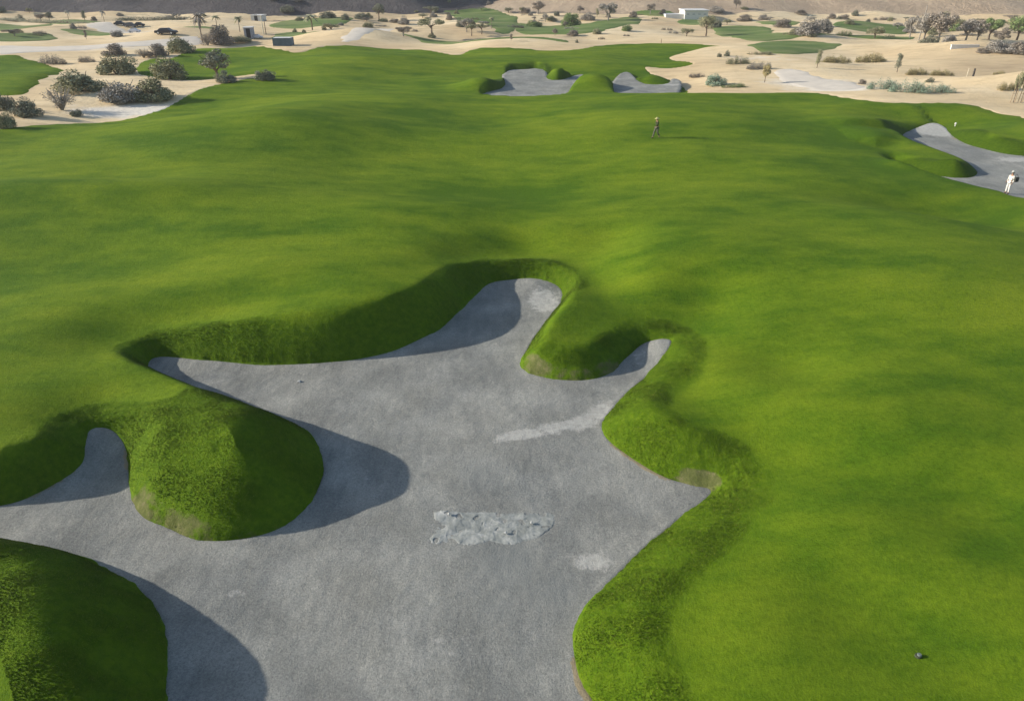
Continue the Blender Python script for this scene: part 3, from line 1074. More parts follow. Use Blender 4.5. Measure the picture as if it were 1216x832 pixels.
def plant(px, py, w, h, shape, tone, label, group=None, name=None, depth=None):
    """px, py: foot in the photo; w, h: size in photo pixels"""
    p = at(px, py)
    k = mpp(p)
    foot = Vector((0, 0, CAMH)) - p
    cosd = math.hypot(foot.x, foot.y) / foot.length
    W, H = w * k, h * k / cosd
    if shape in ('dome', 'twig', 'tree', 'flat'):
        W, H = W * (1.32 if shape == 'tree' else 1.2), H * 1.15
    sx = W / 1.0
    o = empty(name or NAMES[shape][0], p, rnd.uniform(-0.3, 0.3) if shape == 'low' else rnd.uniform(0, 6.28))
    n1, m1, n2, m2 = plant_meshes(shape, tone, rnd.randint(0, 2))
    for n_, m_ in ((n1, m1), (n2, m2)):
        c = bpy.data.objects.new(n_, m_)
        COL.objects.link(c)
        c.parent = o
        d = depth or (1.0 if shape != 'low' else 1.0)
        c.scale = (sx, sx * d if shape != 'low' else max(sx * 0.45, H), H)
    tag(o, label, 'dry grass' if tone == 'tan' else NAMES[shape][1], group)
    return o


PL = [
    # --- desert shrubs by the left edge of the fairway
    (62, 76, 38, 14, 'low', 'brown', "wide low brown shrub on the edge of the small left green patch"),
    (103, 74, 25, 10, 'low', 'brown', "small flat brown shrub on sand behind the grey-olive round shrubs"),
    (137, 66, 27, 15, 'dome', 'brown', "brown shrub standing just behind a taller rounded olive shrub"),
    (139, 88, 46, 27, 'dome', 'olive', "tall rounded olive shrub with a brown shrub rising behind it"),
    (97, 108, 56, 27, 'dome', 'olive', "broad dark olive shrub at the tip of the left green patch"),
    (146, 120, 50, 30, 'dome', 'grey', "large pale grey-green shrub at the front of the sandy strip"),
    (184, 119, 46, 28, 'dome', 'olive', "large shrub leaning right beside the pale grey-green front shrub"),
    (202, 94, 40, 30, 'dome', 'olive', "tall round olive shrub in front of the green slope"),
    (188, 67, 26, 16, 'dome', 'brown', "small brownish shrub left of the round grey one near the path"),
    (171, 69, 17, 9, 'twig', 'brown', "smallest thin twiggy shrub behind the tall olive ones"),
    (216, 63, 33, 22, 'dome', 'olive', "round grey-olive shrub beside the thin tall palm"),
    (258, 94, 38, 28, 'tree', 'dark', "dark small tree on a thin bent trunk at the sand edge"),
    (269, 98, 25, 14, 'dome', 'dark', "small dark shrub at the foot of the thin trunked tree"),
    (315, 95, 25, 15, 'dome', 'dark', "lone dark shrub on the right end of the sandy strip"),
    (34, 138, 34, 23, 'dome', 'dark', "dark round shrub near the left photo edge on pale sand"),
    (7, 131, 24, 25, 'dome', 'dark', "tall dark shrub cut by the left photo edge"),
    (9, 152, 22, 24, 'dome', 'olive', "nearest shrub at the left photo edge touching the fairway"),
    (74, 131, 36, 22, 'twig', 'grey', "bare grey twiggy bush on the sand near the left fairway edge"),
    (91, 138, 14, 10, 'dome', 'dark', "tiny dark shrub on the fairway edge beside the bare bush"),
    (262, 53, 32, 24, 'dome', 'brown', "reddish brown bush right of the thin tall palm"),
    (247, 54, 20, 13, 'twig', 'brown', "low reddish twiggy bush at the base of the thin palm"),
    (287, 50, 25, 9, 'dome', 'olive', "low grey-green bush in front of the grey hut"),
    # --- far left
    (241, 51, 22, 38, 'palm', 'brown', "tall thin palm with a dry brown crown behind the bushes"),
    (258, 33, 14, 16, 'palm', 'olive', "small palm between the dry palm and the reddish bush"),
    (285, 38, 16, 20, 'palm', 'olive', "palm standing just left of the grey hut"),
    (82, 25, 8, 14, 'palm', 'grey', "thin far palm behind the long hedge at the left"),
    (124, 26, 9, 15, 'palm', 'grey', "thin far palm beyond the white track at the left"),
    (101, 25, 7, 11, 'column', 'dark', "dark upright little tree beyond the left hedge"),
    (59, 25, 9, 9, 'tree', 'dark', "small dark tree rising out of the left hedge"),
    (16, 9, 8, 5, 'dome', 'dark', "dark speck of a shrub highest on the far left sand"),
    (23, 19, 10, 7, 'dome', 'dark', "dark shrub on the grey sand above the left hedge"),
    (2, 17, 12, 10, 'dome', 'dark', "dark shrub at the top left edge of the photo"),
    (112, 25, 7, 6, 'dome', 'brown', "small brown shrub between the upright dark tree and a thin palm"),
    (103, 47, 5, 10, 'column', 'brown', "small brown sapling alone on the far left sand"),
    (6, 38, 12, 4, 'low', 'brown', "low brown scrub at the left end of the far strip"),
    (47, 41, 18, 6, 'low', 'brown', "low brown scrub at the right end of the far left strip"),
    (23, 39, 14, 5, 'low', 'olive', "low olive scrub in the middle of the far left strip"),
    (96, 9, 12, 5, 'low', 'dark', "dark scrub at the foot of the rocky hill on the left"),
    # --- far centre left
    (326, 18, 15, 12, 'dome', 'dark', "big dark bush left of the pair under the rocky hill"),
    (342, 20, 17, 10, 'dome', 'dark', "dark bush right of the big one under the rocky hill"),
    (389, 22, 22, 9, 'dome', 'dark', "wide dark bush at the back edge of the far green strip"),
    (410, 24, 11, 8, 'dome', 'dark', "dark bush left of the oval dark bush by the sandy flat"),
    (429, 23, 18, 8, 'dome', 'dark', "oval dark bush behind the middle of the sandy flat"),
    (450, 24, 15, 16, 'tree', 'dark', "tall dark tree at the right end of the row behind the sandy flat"),
    (371, 36, 26, 20, 'palm', 'olive', "broad olive palm standing on the far green strip"),
    (385, 36, 6, 6, 'dome', 'dark', "small round dark bush at the right tip of the short green strip"),
    (350, 39, 6, 6, 'dome', 'olive', "small bush at the left of the short green strip"),
    (361, 40, 7, 5, 'dome', 'olive', "small bush in the middle of the short green strip"),
    (442, 37, 15, 4, 'low', 'olive', "lone flat scrub on the bare sandy flat"),
    (480, 29, 15, 9, 'dome', 'grey', "pale grey bush at the right of the sandy flat"),
    # --- far centre
    (513, 45, 28, 20, 'flat', 'olive', "flat topped tree beside the long thin green strip"),
    (513, 45, 10, 6, 'dome', 'olive', "little bush at the foot of the flat topped tree"),
    (512, 18, 17, 9, 'flat', 'dark', "dark spreading tree below the rocky hill"),
    (546, 32, 11, 9, 'dome', 'dark', "dark round bush left of the grey one by the tree pair"),
    (554, 38, 15, 13, 'tree', 'grey', "greyish tree left of the pair on the pale strip"),
    (560, 43, 14, 12, 'flat', 'olive', "left one of the tree pair on the pale strip"),
    (572, 41, 16, 11, 'flat', 'olive', "right one of the tree pair on the pale strip"),
    (584, 34, 9, 15, 'palm', 'olive', "slim palm right of the tree pair"),
    (572, 14, 10, 4, 'flat', 'dark', "far small flat tree beside the pale pole"),
    (542, 14, 7, 6, 'dome', 'olive', "small far bush right of the pale pole"),
    (534, 12, 5, 5, 'dome', 'olive', "smallest far bush left of the pale pole"),
    (607, 49, 5, 8, 'column', 'brown', "brown sapling at the sand edge left of the pale strip"),
    (624, 13, 13, 8, 'dome', 'brown', "brown bush on the far sand left of the tall brown one"),
    (639, 17, 15, 12, 'tree', 'brown', "tall brown tree on the far sand beyond the green strip"),
    (661, 19, 7, 7, 'dome', 'dark', "small dark bush alone behind the long green strip"),
    (655, 25, 14, 6, 'dome', 'olive', "low bush near the middle of the long green strip"),
    (678, 31, 24, 16, 'dome', 'green', "large green bush on the long far green strip"),
    (698, 24, 18, 8, 'dome', 'grey', "flat grey bush behind the long green strip"),
    (709, 20, 6, 9, 'column', 'olive', "thin tree left of the broad grey tree"),
    (722, 25, 20, 17, 'tree', 'grey', "broad grey tree behind the right end of the green strip"),
    (744, 37, 13, 9, 'dome', 'green', "green bush at the right end of the long green strip"),
    (634, 32, 20, 9, 'dome', 'green', "green bush at the left end of the long green strip"),
    (752, 14, 11, 8, 'dome', 'brown', "brown far bush left of the white building"),
    (672, 8, 6, 6, 'tree', 'brown', "tiny brown tree at the top middle of the photo"),
    (689, 6, 9, 7, 'tree', 'brown', "brown tree touching the top edge in the middle"),
    (659, 43, 7, 7, 'tree', 'brown', "small tree with a dark base at the top edge of the pale sand"),
    (685, 51, 4, 4, 'dome', 'dark', "tiny dark shrub in the middle of the pale sand"),
    (714, 47, 9, 4, 'low', 'brown', "flat brown scrub on the pale sand right of the tiny shrub"),
    (744, 43, 8, 3, 'low', 'brown', "flattest scrub at the right of the pale sand"),
    # --- far right of centre
    (772, 18, 10, 11, 'tree', 'brown', "brown tree left of the white building"),
    (787, 16, 9, 6, 'dome', 'brown', "brown bush between the brown tree and the white building"),
    (838, 43, 20, 20, 'tree', 'olive', "full olive tree in front of the white building"),
    (850, 33, 14, 10, 'dome', 'dark', "dark round bush right of the full olive tree"),
    (850, 19, 17, 10, 'dome', 'grey', "grey bush at the right end of the white building"),
    (873, 19, 9, 11, 'tree', 'brown', "tall thin brown tree right of the white building"),
    (884, 25, 19, 8, 'dome', 'brown', "wide brown bush below the thin brown tree"),
    (792, 36, 14, 4, 'low', 'brown', "flat brown scrub on sand left of the full olive tree"),
    (854, 68, 6, 6, 'dome', 'dark', "left of two tiny dark shrubs at the scrub bank tip"),
    (863, 67, 7, 7, 'dome', 'dark', "right of two tiny dark shrubs at the scrub bank tip"),
    (876, 76, 34, 11, 'low', 'olive', "upper left part of the long olive scrub bank on the sand"),
    (902, 82, 34, 12, 'low', 'grey', "lower right part of the long olive scrub bank on the sand"),
    (903, 65, 32, 6, 'low', 'olive', "flat scrub band below the round far green"),
    (827, 92, 22, 7, 'low', 'brown', "low brown scrub right of the middle bunker"),
    (850, 102, 24, 15, 'dome', 'sage', "blue-green shrub on sand right of the middle bunker"),
    (872, 104, 32, 7, 'low', 'green', "low green shrub trailing right of the blue-green one"),
    (908, 98, 9, 17, 'tree', 'tan', "thin dry sapling on the pale track"),
    (970, 81, 9, 20, 'column', 'olive', "young slender tree left of the long dry grass"),
    (992, 75, 40, 11, 'low', 'tan', "left half of the long dry grass bank"),
    (1032, 74, 42, 13, 'low', 'tan', "right half of the long dry grass bank"),
    (1065, 86, 10, 21, 'column', 'dark', "dark upright little tree with a pale trunk on open sand"),
    (1088, 89, 32, 10, 'low', 'tan', "left clump of the dry shrub band behind the sage bed"),
    (1117, 90, 32, 9, 'low', 'tan', "right clump of the dry shrub band behind the sage bed"),
    (1050, 106, 44, 14, 'low', 'sage', "left end of the blue-green sage bed on the sand"),
    (1080, 110, 52, 17, 'low', 'sage', "middle of the blue-green sage bed on the sand"),
    (1112, 110, 48, 12, 'low', 'sage', "right end of the blue-green sage bed on the sand"),
    (1023, 100, 10, 6, 'dome', 'brown', "small brown shrub at the left tip of the sage bed"),
    (1104, 98, 10, 6, 'dome', 'dark', "small dark shrub behind the middle of the sage bed"),
    (1186, 89, 16, 6, 'low', 'tan', "small dry tuft left of the staked saplings"),
    (1196, 107, 30, 12, 'low', 'tan', "yellow dry bush at the foot of the staked saplings"),
    # --- tree belt at the upper right
    (951, 18, 15, 6, 'dome', 'brown', "flat brown bush on the pale sand at the foot of the tan hill"),
    (987, 22, 11, 6, 'dome', 'brown', "brown bush left of the two on the hill foot"),
    (1003, 24, 13, 7, 'dome', 'brown', "brown bush below the dark one on the tan hill foot"),
    (999, 10, 7, 6, 'dome', 'dark', "lone dark bush higher on the tan hill"),
    (1015, 20, 9, 7, 'dome', 'dark', "dark bush at the foot of the tan hill"),
    (1050, 24, 28, 5, 'low', 'brown', "long flat brown scrub at the foot of the tan hill"),
    (1036, 3, 6, 4, 'dome', 'dark', "dark speck of bush at the top edge on the tan hill"),
    (930, 33, 22, 11, 'dome', 'brown', "brown tree clump left of the big grey thicket"),
    (958, 42, 32, 19, 'dome', 'grey', "left half of the big grey thicket by the round green"),
    (974, 40, 26, 18, 'dome', 'grey', "right half of the big grey thicket by the round green"),
    (982, 32, 11, 9, 'dome', 'dark', "dark bush at the right shoulder of the big grey thicket"),
    (942, 42, 12, 8, 'dome', 'olive', "small olive bush at the left foot of the big grey thicket"),
    (1002, 43, 22, 8, 'low', 'green', "low green scrub right of the big grey thicket"),
    (1038, 46, 18, 12, 'tree', 'olive', "small tree with dark base on the pale green strip"),
    (1056, 45, 16, 5, 'low', 'olive', "low scrub at the left end of the tree belt"),
    (1075, 25, 8, 4, 'flat', 'dark', "tiny dark tree left of the thin tall pole"),
    (1080, 46, 16, 22, 'tree', 'grey', "leftmost grey tree of the right tree belt"),
    (1096, 51, 26, 26, 'tree', 'grey', "tall grey tree of the belt by the thin tall pole"),
    (1113, 52, 30, 30, 'tree', 'brown', "tallest brownish tree of the right tree belt"),
    (1103, 53, 22, 12, 'dome', 'dark', "dark undergrowth below the tallest tree of the belt"),
    (1126, 54, 18, 12, 'dome', 'grey', "grey undergrowth at the left end of the low white wall"),
    (1137, 28, 22, 7, 'dome', 'olive', "flat olive bush behind the belt on the hill foot"),
    (1133, 37, 18, 9, 'dome', 'green', "green bush in the gap of the tree belt"),
    (1146, 49, 24, 20, 'tree', 'grey', "grey tree above the middle of the low white wall"),
    (1160, 50, 20, 20, 'tree', 'brown', "brownish tree at the right end of the low white wall"),
    (1174, 47, 24, 21, 'tree', 'green', "green tree right of the low white wall"),
    (1188, 27, 15, 4, 'dome', 'green', "small green bush on top of the belt behind the green tree"),
    (1188, 54, 18, 16, 'tree', 'brown', "brown tree between the two green trees of the belt"),
    (1207, 48, 26, 22, 'tree', 'green', "rightmost green tree of the belt at the photo edge"),
    (1187, 62, 32, 18, 'dome', 'grey', "big grey bush in front of the right tree belt"),
    (1208, 64, 24, 15, 'dome', 'brown', "brown bush in front of the belt at the photo edge"),
    (1165, 63, 14, 6, 'dome', 'brown', "small brown bush left of the big grey front bush"),
    (1199, 26, 15, 7, 'flat', 'brown', "dark flat topped tree alone on the hill foot at the right"),
]
GROUPS = {'dome': "desert shrubs", 'twig': "desert shrubs", 'low': "low scrub on the sand", 'tree': "desert trees", 'flat': "flat topped trees", 'column': "young upright trees",
          'palm': "far palms"}
for (px, py, w, h, shape, tone, lab) in PL:
    plant(px, py, w, h, shape, tone, lab, GROUPS[shape] if tone != 'tan' else "dry grass and bushes", name='dry_grass_clump' if tone == 'tan' else None)

# small scrub dotted over the far sand
sr = random.Random(77)
avoid = [(a_[0], a_[1]) for a_ in PL]
cnt = 0
while cnt < 90:
    px = sr.uniform(0, 1216)
    py = sr.choice((sr.uniform(9, 26), sr.uniform(14, 44)))
    if px > 700 and py < 18 or px < 480 and py < 17:
        continue
    if min(abs(px - a_) / 8 + abs(py - b_) / 3 for a_, b_ in avoid) < 1 or (780 < px < 850 and py < 30) or (280 < px < 355 and py > 25):
        continue
    avoid.append((px, py))
    sc_ = 0.6 + py / 45
    shp = sr.choice(('dome', 'dome', 'low', 'tree'))
    plant(px, py, sr.uniform(5, 12) * sc_ * (1.6 if shp == 'low' else 1), sr.uniform(3, 6.5) * sc_ * (0.6 if shp == 'low' else 1), shp, sr.choice(('olive', 'grey', 'brown', 'grey', 'olive')),
          "small muted scrub dotted over the far sand below the hills", "small scrub on the far sand")
    cnt += 1

# hedge behind the far left strip
hp, hq = at(0, 27), at(118, 28)
he = empty("hedge", (hp + hq) / 2, math.atan2(hq.y - hp.y, hq.x - hp.x))
n1, m1, n2, m2 = plant_meshes('low', 'dark', 7)
L = (hq - hp).length
for n_, m_ in ((n1, m1), (n2, m2)):
    c = bpy.data.objects.new(n_, m_)
    COL.objects.link(c)
    c.parent = he
    c.scale = (L * 1.05, 2.2, 1.6)
tag(he, "long dark green hedge across the far left sand", "hedge")
hp, hq = at(178, 25), at(216, 25)
h2 = empty("hedge", (hp + hq) / 2, 0)
for n_, m_ in ((n1, m1), (n2, m2)):
    c = bpy.data.objects.new(n_, m_)
    COL.objects.link(c)
    c.parent = h2
    c.scale = ((hq - hp).length, 2.2, 1.8)
tag(h2, "short dark hedge behind the parked dark cars", "hedge")

# ---- three staked saplings at the right edge
M_POLE = simple("stake_wood", (0.28, 0.20, 0.13), 0.8, 0.2, 5)
M_PALE = simple("pale_paint", (0.62, 0.55, 0.40), 0.6, 0.1, 3)
for (px, py, lab) in ((1203, 122, "staked young sapling, left of the pair by the right photo edge"), (1212, 122, "staked young sapling at the very right photo edge")):
    p = at(px, py)
    k = mpp(p)
    e = empty("staked_sapling", p, 0.4)
    n1, m1, n2, m2 = plant_meshes('tree', 'olive', 2 if px < 1206 else 1)
    for n_, m_ in ((n1, m1), (n2, m2)):
        c = bpy.data.objects.new(n_, m_)
        COL.objects.link(c)
        c.parent = e
        c.scale = (1.15, 1.15, 40 * k * 1.0)
    for s in (-1, 1):
        q = MB()
        q.tube([(s * 0.38, 0.1, -0.1), (s * 0.33, 0.05, 1.9)], [0.035, 0.03], 6)
        q.build("stake", M_POLE, e)
    q = MB()
    q.tube([(-0.36, 0.07, 1.0), (0.36, 0.07, 1.02)], [0.02, 0.02], 5)
    q.build("crossbar", M_POLE, e)
    tag(e, lab, "sapling", "staked saplings")

# ---- poles
for (px, py, h, r_, mat, lab) in ((313, 41, 19, 0.14, M_PALE, "pale yellow post left of the blue-grey container"),
                                  (538, 10, 16, 0.35, M_PALE, "tall pale pole at the top edge under the hill"),
                                  (1091, 48, 36, 0.13, simple("grey_pole", (0.25, 0.23, 0.20)), "thin tall grey pole in the right tree belt"),
                                  (316, 41, 16, 0.10, M_BARK, "thin brown post beside the pale yellow post"),
                                  (1155, 92, 8, 0.16, simple("dark_post", (0.06, 0.055, 0.05)), "short dark post on the open sand at the right"),
                                  (1148, 91, 9, 0.05, M_PALE, "short thin pale post left of the dark post"),
                                  (785, 52, 5, 0.07, M_POLE, "tiny stake on the far rim of the fairway")):
    p = at(px, py)
    k = mpp(p)
    H = h * k * 1.03
    e = empty("post", p)
    q = MB()
    q.tube([(0, 0, -0.3), (0, 0, H * 0.5), (0, 0, H)], [r_, r_ * 0.85, r_ * 0.7], 10)
    q.build("shaft", mat, e)
    q = MB()
    q.ball((0, 0, H), (r_ * 0.9, r_ * 0.9, r_ * 0.5))
    q.build("cap", mat, e)
    tag(e, lab, "post", "posts and poles")

# ---- container
M_CONT = simple("container_paint", (0.115, 0.155, 0.185), 0.6, 0.18, 1.2)
M_WHITE = simple("white_paint", (0.60, 0.585, 0.55), 0.6, 0.06, 1.5)
M_DARK = simple("dark_gap", (0.03, 0.03, 0.032), 0.7)
M_GLASS = simple("dark_glass", (0.03, 0.035, 0.04), 0.15, 0.1)
p = at(337, 54)
e = empty("shipping_container", p, 0.06)
k = mpp(p)
Wc, Hc, Dc = 20.5 * k, 8.2 * k, 2.4
q = MB()
n = 30
for i in range(n):
    a = -Wc / 2 + Wc * i / n
    q.box(a + 0.002, a + Wc / n * 0.55, -Dc / 2 - 0.035, Dc / 2 + 0.035, 0.12, Hc - 0.1)
q.box(-Wc / 2, Wc / 2, -Dc / 2, Dc / 2, 0.1, Hc - 0.08)
q.build("body", M_CONT, e)
q = MB()
for zz in (0.0, Hc - 0.12):
    for yy in (-Dc / 2 - 0.06, Dc / 2 - 0.06):
        q.box(-Wc / 2 - 0.05, Wc / 2 + 0.05, yy, yy + 0.12, zz, zz + 0.14)
for xx in (-Wc / 2 - 0.06, Wc / 2 - 0.06):
    for yy in (-Dc / 2 - 0.07, Dc / 2 - 0.07):
        q.box(xx, xx + 0.14, yy, yy + 0.14, -0.02, Hc + 0.03)
q.build("frame", M_CONT, e)
q = MB()
q.box(-Wc / 2 + 0.03, Wc / 2 - 0.03, -Dc / 2 + 0.03, Dc / 2 - 0.03, Hc - 0.075, Hc + 0.06)
q.build("roof", M_WHITE, e)
tag(e, "blue-grey shipping container with pale roof on the sand", "container")

# ---- grey hut and white van like vehicle beside it
p = at(297, 45)
k = mpp(p)
e = empty("hut", p, 0.15)
Wh, Hh = 9.5 * k, 11 * k
q = MB()
q.box(-Wh / 2, Wh / 2, -1.3, 1.3, -0.1, Hh)
q.build("wall", simple("grey_wall", (0.27, 0.28, 0.32), 0.8, 0.1), e)
q = MB()
q.box(-Wh / 2 - 0.15, Wh / 2 + 0.15, -1.45, 1.45, Hh + 0.003, Hh + 0.16)
q.build("roof", M_WHITE, e)
q = MB()
q.box(-0.45, 0.45, -1.34, -1.303, 0.05, 2.0)
q.build("door", M_DARK, e)
tag(e, "small grey hut with a flat roof behind the bushes", "hut")

p = at(823, 21)
k = mpp(p)
e = empty("building", p, 0.0)
Wb, Hb = 27 * k, 8 * k
q = MB()
q.box(-Wb / 2, Wb / 2, -4, 4, -0.3, Hb)
q.build("wall", M_WHITE, e)
q = MB()
q.box(-Wb / 2 - 0.3, Wb / 2 + 0.3, -4.3, 4.3, Hb + 0.003, Hb + 0.3)
q.build("roof", M_WHITE, e)
q = MB()
q.box(-Wb / 2 - 5.5, -Wb / 2 - 0.005, -3, 3, -0.3, Hb * 0.55)
q.build("side_wing", M_WHITE, e)
for i in range(4):
    q = MB()
    xx = -Wb / 2 + Wb * (i + 0.5) / 4
    q.box(xx - 0.45, xx + 0.45, -4.05, -4.003, Hb * 0.5, Hb * 0.68)
    f = q.build("window", simple("pale_frame", (0.6, 0.58, 0.54)), e)
    q = MB()
    q.box(xx - 0.38, xx + 0.38, -4.06, -4.053, Hb * 0.52, Hb * 0.66)
    q.build("pane", simple("pane", (0.35, 0.36, 0.37), 0.3), f)
tag(e, "long low white building at the foot of the tan hill", "building")

p = at(307, 21)
k = mpp(p)
e = empty("building", p, 0.0)
Wb, Hb = 12 * k, 6 * k
q = MB()
q.box(-Wb / 2, Wb / 2, -2.5, 2.5, -3, Hb)
q.build("wall", M_WHITE, e)
q = MB()
q.box(-Wb / 2 - 0.2, Wb / 2 + 0.2, -2.7, 2.7, Hb + 0.003, Hb + 0.2)
q.build("roof", M_WHITE, e)
q = MB()
q.box(-0.5, 0.5, -2.55, -2.503, 0, 1.9)
q.build("door", M_DARK, e)
tag(e, "small white building at the foot of the dark hill", "building")

p = at(1146, 55)
k = mpp(p)
e = empty("wall", p, -0.05)
q = MB()
q.box(-16 * k, 16 * k, -0.15, 0.15, -0.3, 2.8 * k)
q.build("masonry", M_WHITE, e)
q = MB()
q.box(-16 * k - 0.05, 16 * k + 0.05, -0.2, 0.2, 2.8 * k + 0.003, 2.8 * k + 0.1)
q.build("coping", M_WHITE, e)
tag(e, "low white garden wall in front of the right tree belt", "wall")


# ---- cars
def car(px, py, w, h, paint, label, rz=0.0):
    p = at(px, py)
    k = mpp(p)
    L = w * k
    s = L / 4.5
    e = empty("parked_car", p, rz)
    prof = [(-2.2, 0.35), (-2.25, 0.75), (-2.1, 0.95), (-1.55, 1.0), (-1.0, 1.48), (0.55, 1.5), (1.15, 1.02), (2.05, 0.88), (2.22, 0.6), (2.2, 0.35)]
    hs = min(1.15, h * k / (1.5 * s)) * s
    q = MB()
    v = []
    for sy in (-1, 1):
        for x_, z_ in prof:
            ins = 0.82 if z_ < 1.1 else 0.66
            v.append((x_ * s, sy * ins * s, z_ * hs))
    n_ = len(prof)
    f = [tuple(range(n_)), tuple(range(2 * n_ - 1, n_ - 1, -1))] + [(i, i + n_, (i + 1) % n_ + n_, (i + 1) % n_) for i in range(n_)]
    q.add(v, f)
    q.build("body", paint, e, bevel=0.05 * s)
    for sy in (-1, 1):
        q = MB()
        y_ = sy * 0.79 * s
        t_ = sy * 0.70 * s
        q.add([(-1.35 * s, y_, 1.04 * hs), (0.95 * s, y_, 1.04 * hs), (0.5 * s, t_, 1.42 * hs), (-0.95 * s, t_, 1.42 * hs)], [(0, 1, 2, 3)])
        q.build("window", M_GLASS, e)
    for x_ in (-1.4, 1.4):
        for sy in (-1, 1):
            q = MB()
            q.tube([(x_ * s, sy * 0.66 * s, 0.34 * s), (x_ * s, sy * 0.88 * s, 0.34 * s)], [0.34 * s, 0.34 * s], 14)
            wl = q.build("wheel", M_DARK, e)
            q = MB()
            q.tube([(x_ * s, sy * 0.885 * s, 0.34 * s), (x_ * s, sy * 0.90 * s, 0.34 * s)], [0.19 * s, 0.17 * s], 12)
            q.build("rim", M_WHITE, wl)
    tag(e, label, "car", "vehicles on the far sand")


P_DARK = simple("dark_car_paint", (0.035, 0.037, 0.042), 0.3, 0.1)
P_GREY = simple("grey_car_paint", (0.085, 0.085, 0.095), 0.35, 0.1)
P_WHITE = simple("white_car_paint", (0.55, 0.56, 0.60), 0.35, 0.05)
car(143, 31, 13, 5, P_DARK, "leftmost dark car of the parked row on the far left")
car(155, 32, 14, 6, P_GREY, "dark grey car in the middle of the parked row")
car(166, 32, 12, 5, P_DARK, "dark car at the right end of the parked row")
car(198, 41, 25, 7, P_DARK, "long dark car standing alone on the pale track")
car(160, 39, 14, 5, P_WHITE, "white car left of the long dark car")
car(306, 46, 12, 8, P_WHITE, "white car right of the grey hut")

# ---- crust of broken dried mud on the near bunker floor
r = np.random.RandomState(9)
c0, c1 = un(508, 625, FLOOR), un(662, 625, FLOOR)
top, bot = un(585, 606, FLOOR), un(585, 643, FLOOR)
mx, my = (c0[0] + c1[0]) / 2, (top[1] + bot[1]) / 2
hw, hh = (c1[0] - c0[0]) / 2, (top[1] - bot[1]) / 2
gx, gy = np.meshgrid(np.linspace(-hw * 1.2, hw * 1.2, 280), np.linspace(-hh * 1.7, hh * 1.7, 160))
u, v = gx / hw, gy / hh
w1, w2 = waves(31, 0.5, 1.6, 14), waves(32, 0.08, 0.3, 24)
fx, fy = gx.ravel(), gy.ravel()
# ragged at the left, its lower edge curving up to a round right end
vlow = -1.0 + 1.35 * np.clip((u - 0.25) / 0.75, 0, 1) ** 2.2 + 0.2 * np.clip(-u - 0.5, 0, 1)
e_ = np.clip((vlow + 0.25 - v) / 0.5, 0, 4) ** 2 + np.clip((v - 0.6) / 0.4, 0, 4) ** 2 + np.clip((u - 0.86) / 0.14, 0, 4) ** 2 + np.clip((-u - 0.75) / 0.25, 0, 4) ** 2
edge = 1.0 - e_ + (0.10 + 0.12 * np.clip(-u, 0, 1)) * w1(fx, fy).reshape(u.shape) + 0.06 * w2(fx, fy).reshape(u.shape)
mask = sstep(0.0, 0.7, edge)
w5 = waves(41, 0.3, 0.8, 18)
plate = np.tanh(3.0 * w1(fx * 1.1, fy * 1.5)).reshape(u.shape)
zc = mask * (0.009 + 0.004 * plate + 0.001 * w2(fx, fy).reshape(u.shape) + 0.0035 * np.tanh(3 * w5(fx, fy)).reshape(u.shape))
pits = sstep(1.25, 1.7, w1(fx * 2.3 + 4, fy * 2.8).reshape(u.shape))
zc = zc - 0.02 * pits * mask - (1 - mask) * 0.02
sz, _ = sand_z(BUNK[0], fx + mx, fy + my)
mm, nt, b = nodes("dried_mud")
co = objco(nt)
c = ramp(nt, noise(nt, 2.6, 6, 0.7, co, 0.5), [(0.34, (0.19, 0.20, 0.185)), (0.48, (0.25, 0.26, 0.24)), (0.60, (0.33, 0.335, 0.31)), (0.72, (0.45, 0.45, 0.42))])
c = mixc(nt, attr(nt, "pit_tone"), c, (0.055, 0.062, 0.062))  # pits take a darker colour than the plates
c = mixc(nt, attr(nt, "core"), (0.235, 0.232, 0.208), c)
nt.links.new(c, b.inputs["Base Color"])
b.inputs["Roughness"].default_value = 0.8
bump(nt, b, noise(nt, 9, 5, 0.75, co), 0.5, 0.03)
mud = grid_keep("mud_crust", gx + mx, gy + my, sz.reshape(u.shape) + zc, (edge > -0.02), mm, {"pit_tone": pits * 0.75, "core": sstep(0.0, 0.65, edge)})
tag(mud, "pale cracked crust of dried mud in the middle of the near bunker", "mud patch")

# clods lying round the crust
M_CLOD = simple("pale_clod", (0.40, 0.40, 0.38), 0.9, 0.25, 20)
for i, (px, py, s, lab) in enumerate(((355, 453, 0.07, "small white stone on the sand behind the domed grass mound"),
                                      (533, 612, 0.045, "grey clod on the upper left corner of the mud crust"),
                                      (600, 634, 0.04, "pale clod on the lower edge of the mud crust"),
                                      (631, 622, 0.045, "pale clod on the right half of the mud crust"))):
    x, y = un(px, py, FLOOR)
    z = float(sand_z(BUNK[0], np.array([x]), np.array([y]))[0][0]) + (0.05 if py > 600 else 0.0)
    bm = bmesh.new()
    bmesh.ops.create_icosphere(bm, subdivisions=3, radius=s)
    rr = random.Random(i)
    ph = [rr.uniform(0, 6) for _ in range(6)]
    for vv in bm.verts:
        n_ = vv.co.normalized()
        f_ = 1 + 0.18 * math.sin(4 * n_.x + ph[0]) + 0.14 * math.sin(5 * n_.y + ph[1]) + 0.12 * math.sin(6 * n_.z + ph[2]) + 0.07 * math.sin(13 * n_.x + ph[3]) * math.sin(11 * n_.y)
        vv.co = n_ * s * f_
        vv.co.z *= 0.7
    me = bpy.data.meshes.new("clod")
    bm.to_mesh(me)
    bm.free()
    me.materials.append(M_CLOD)
    o = bpy.data.objects.new("stone" if i == 0 else "mud_clod", me)
    COL.objects.link(o)
    o.location = (x, y, z + s * 0.35)
    tag(o, lab, "stone" if i == 0 else "clod", None if i == 0 else "clods on the bunker floor")

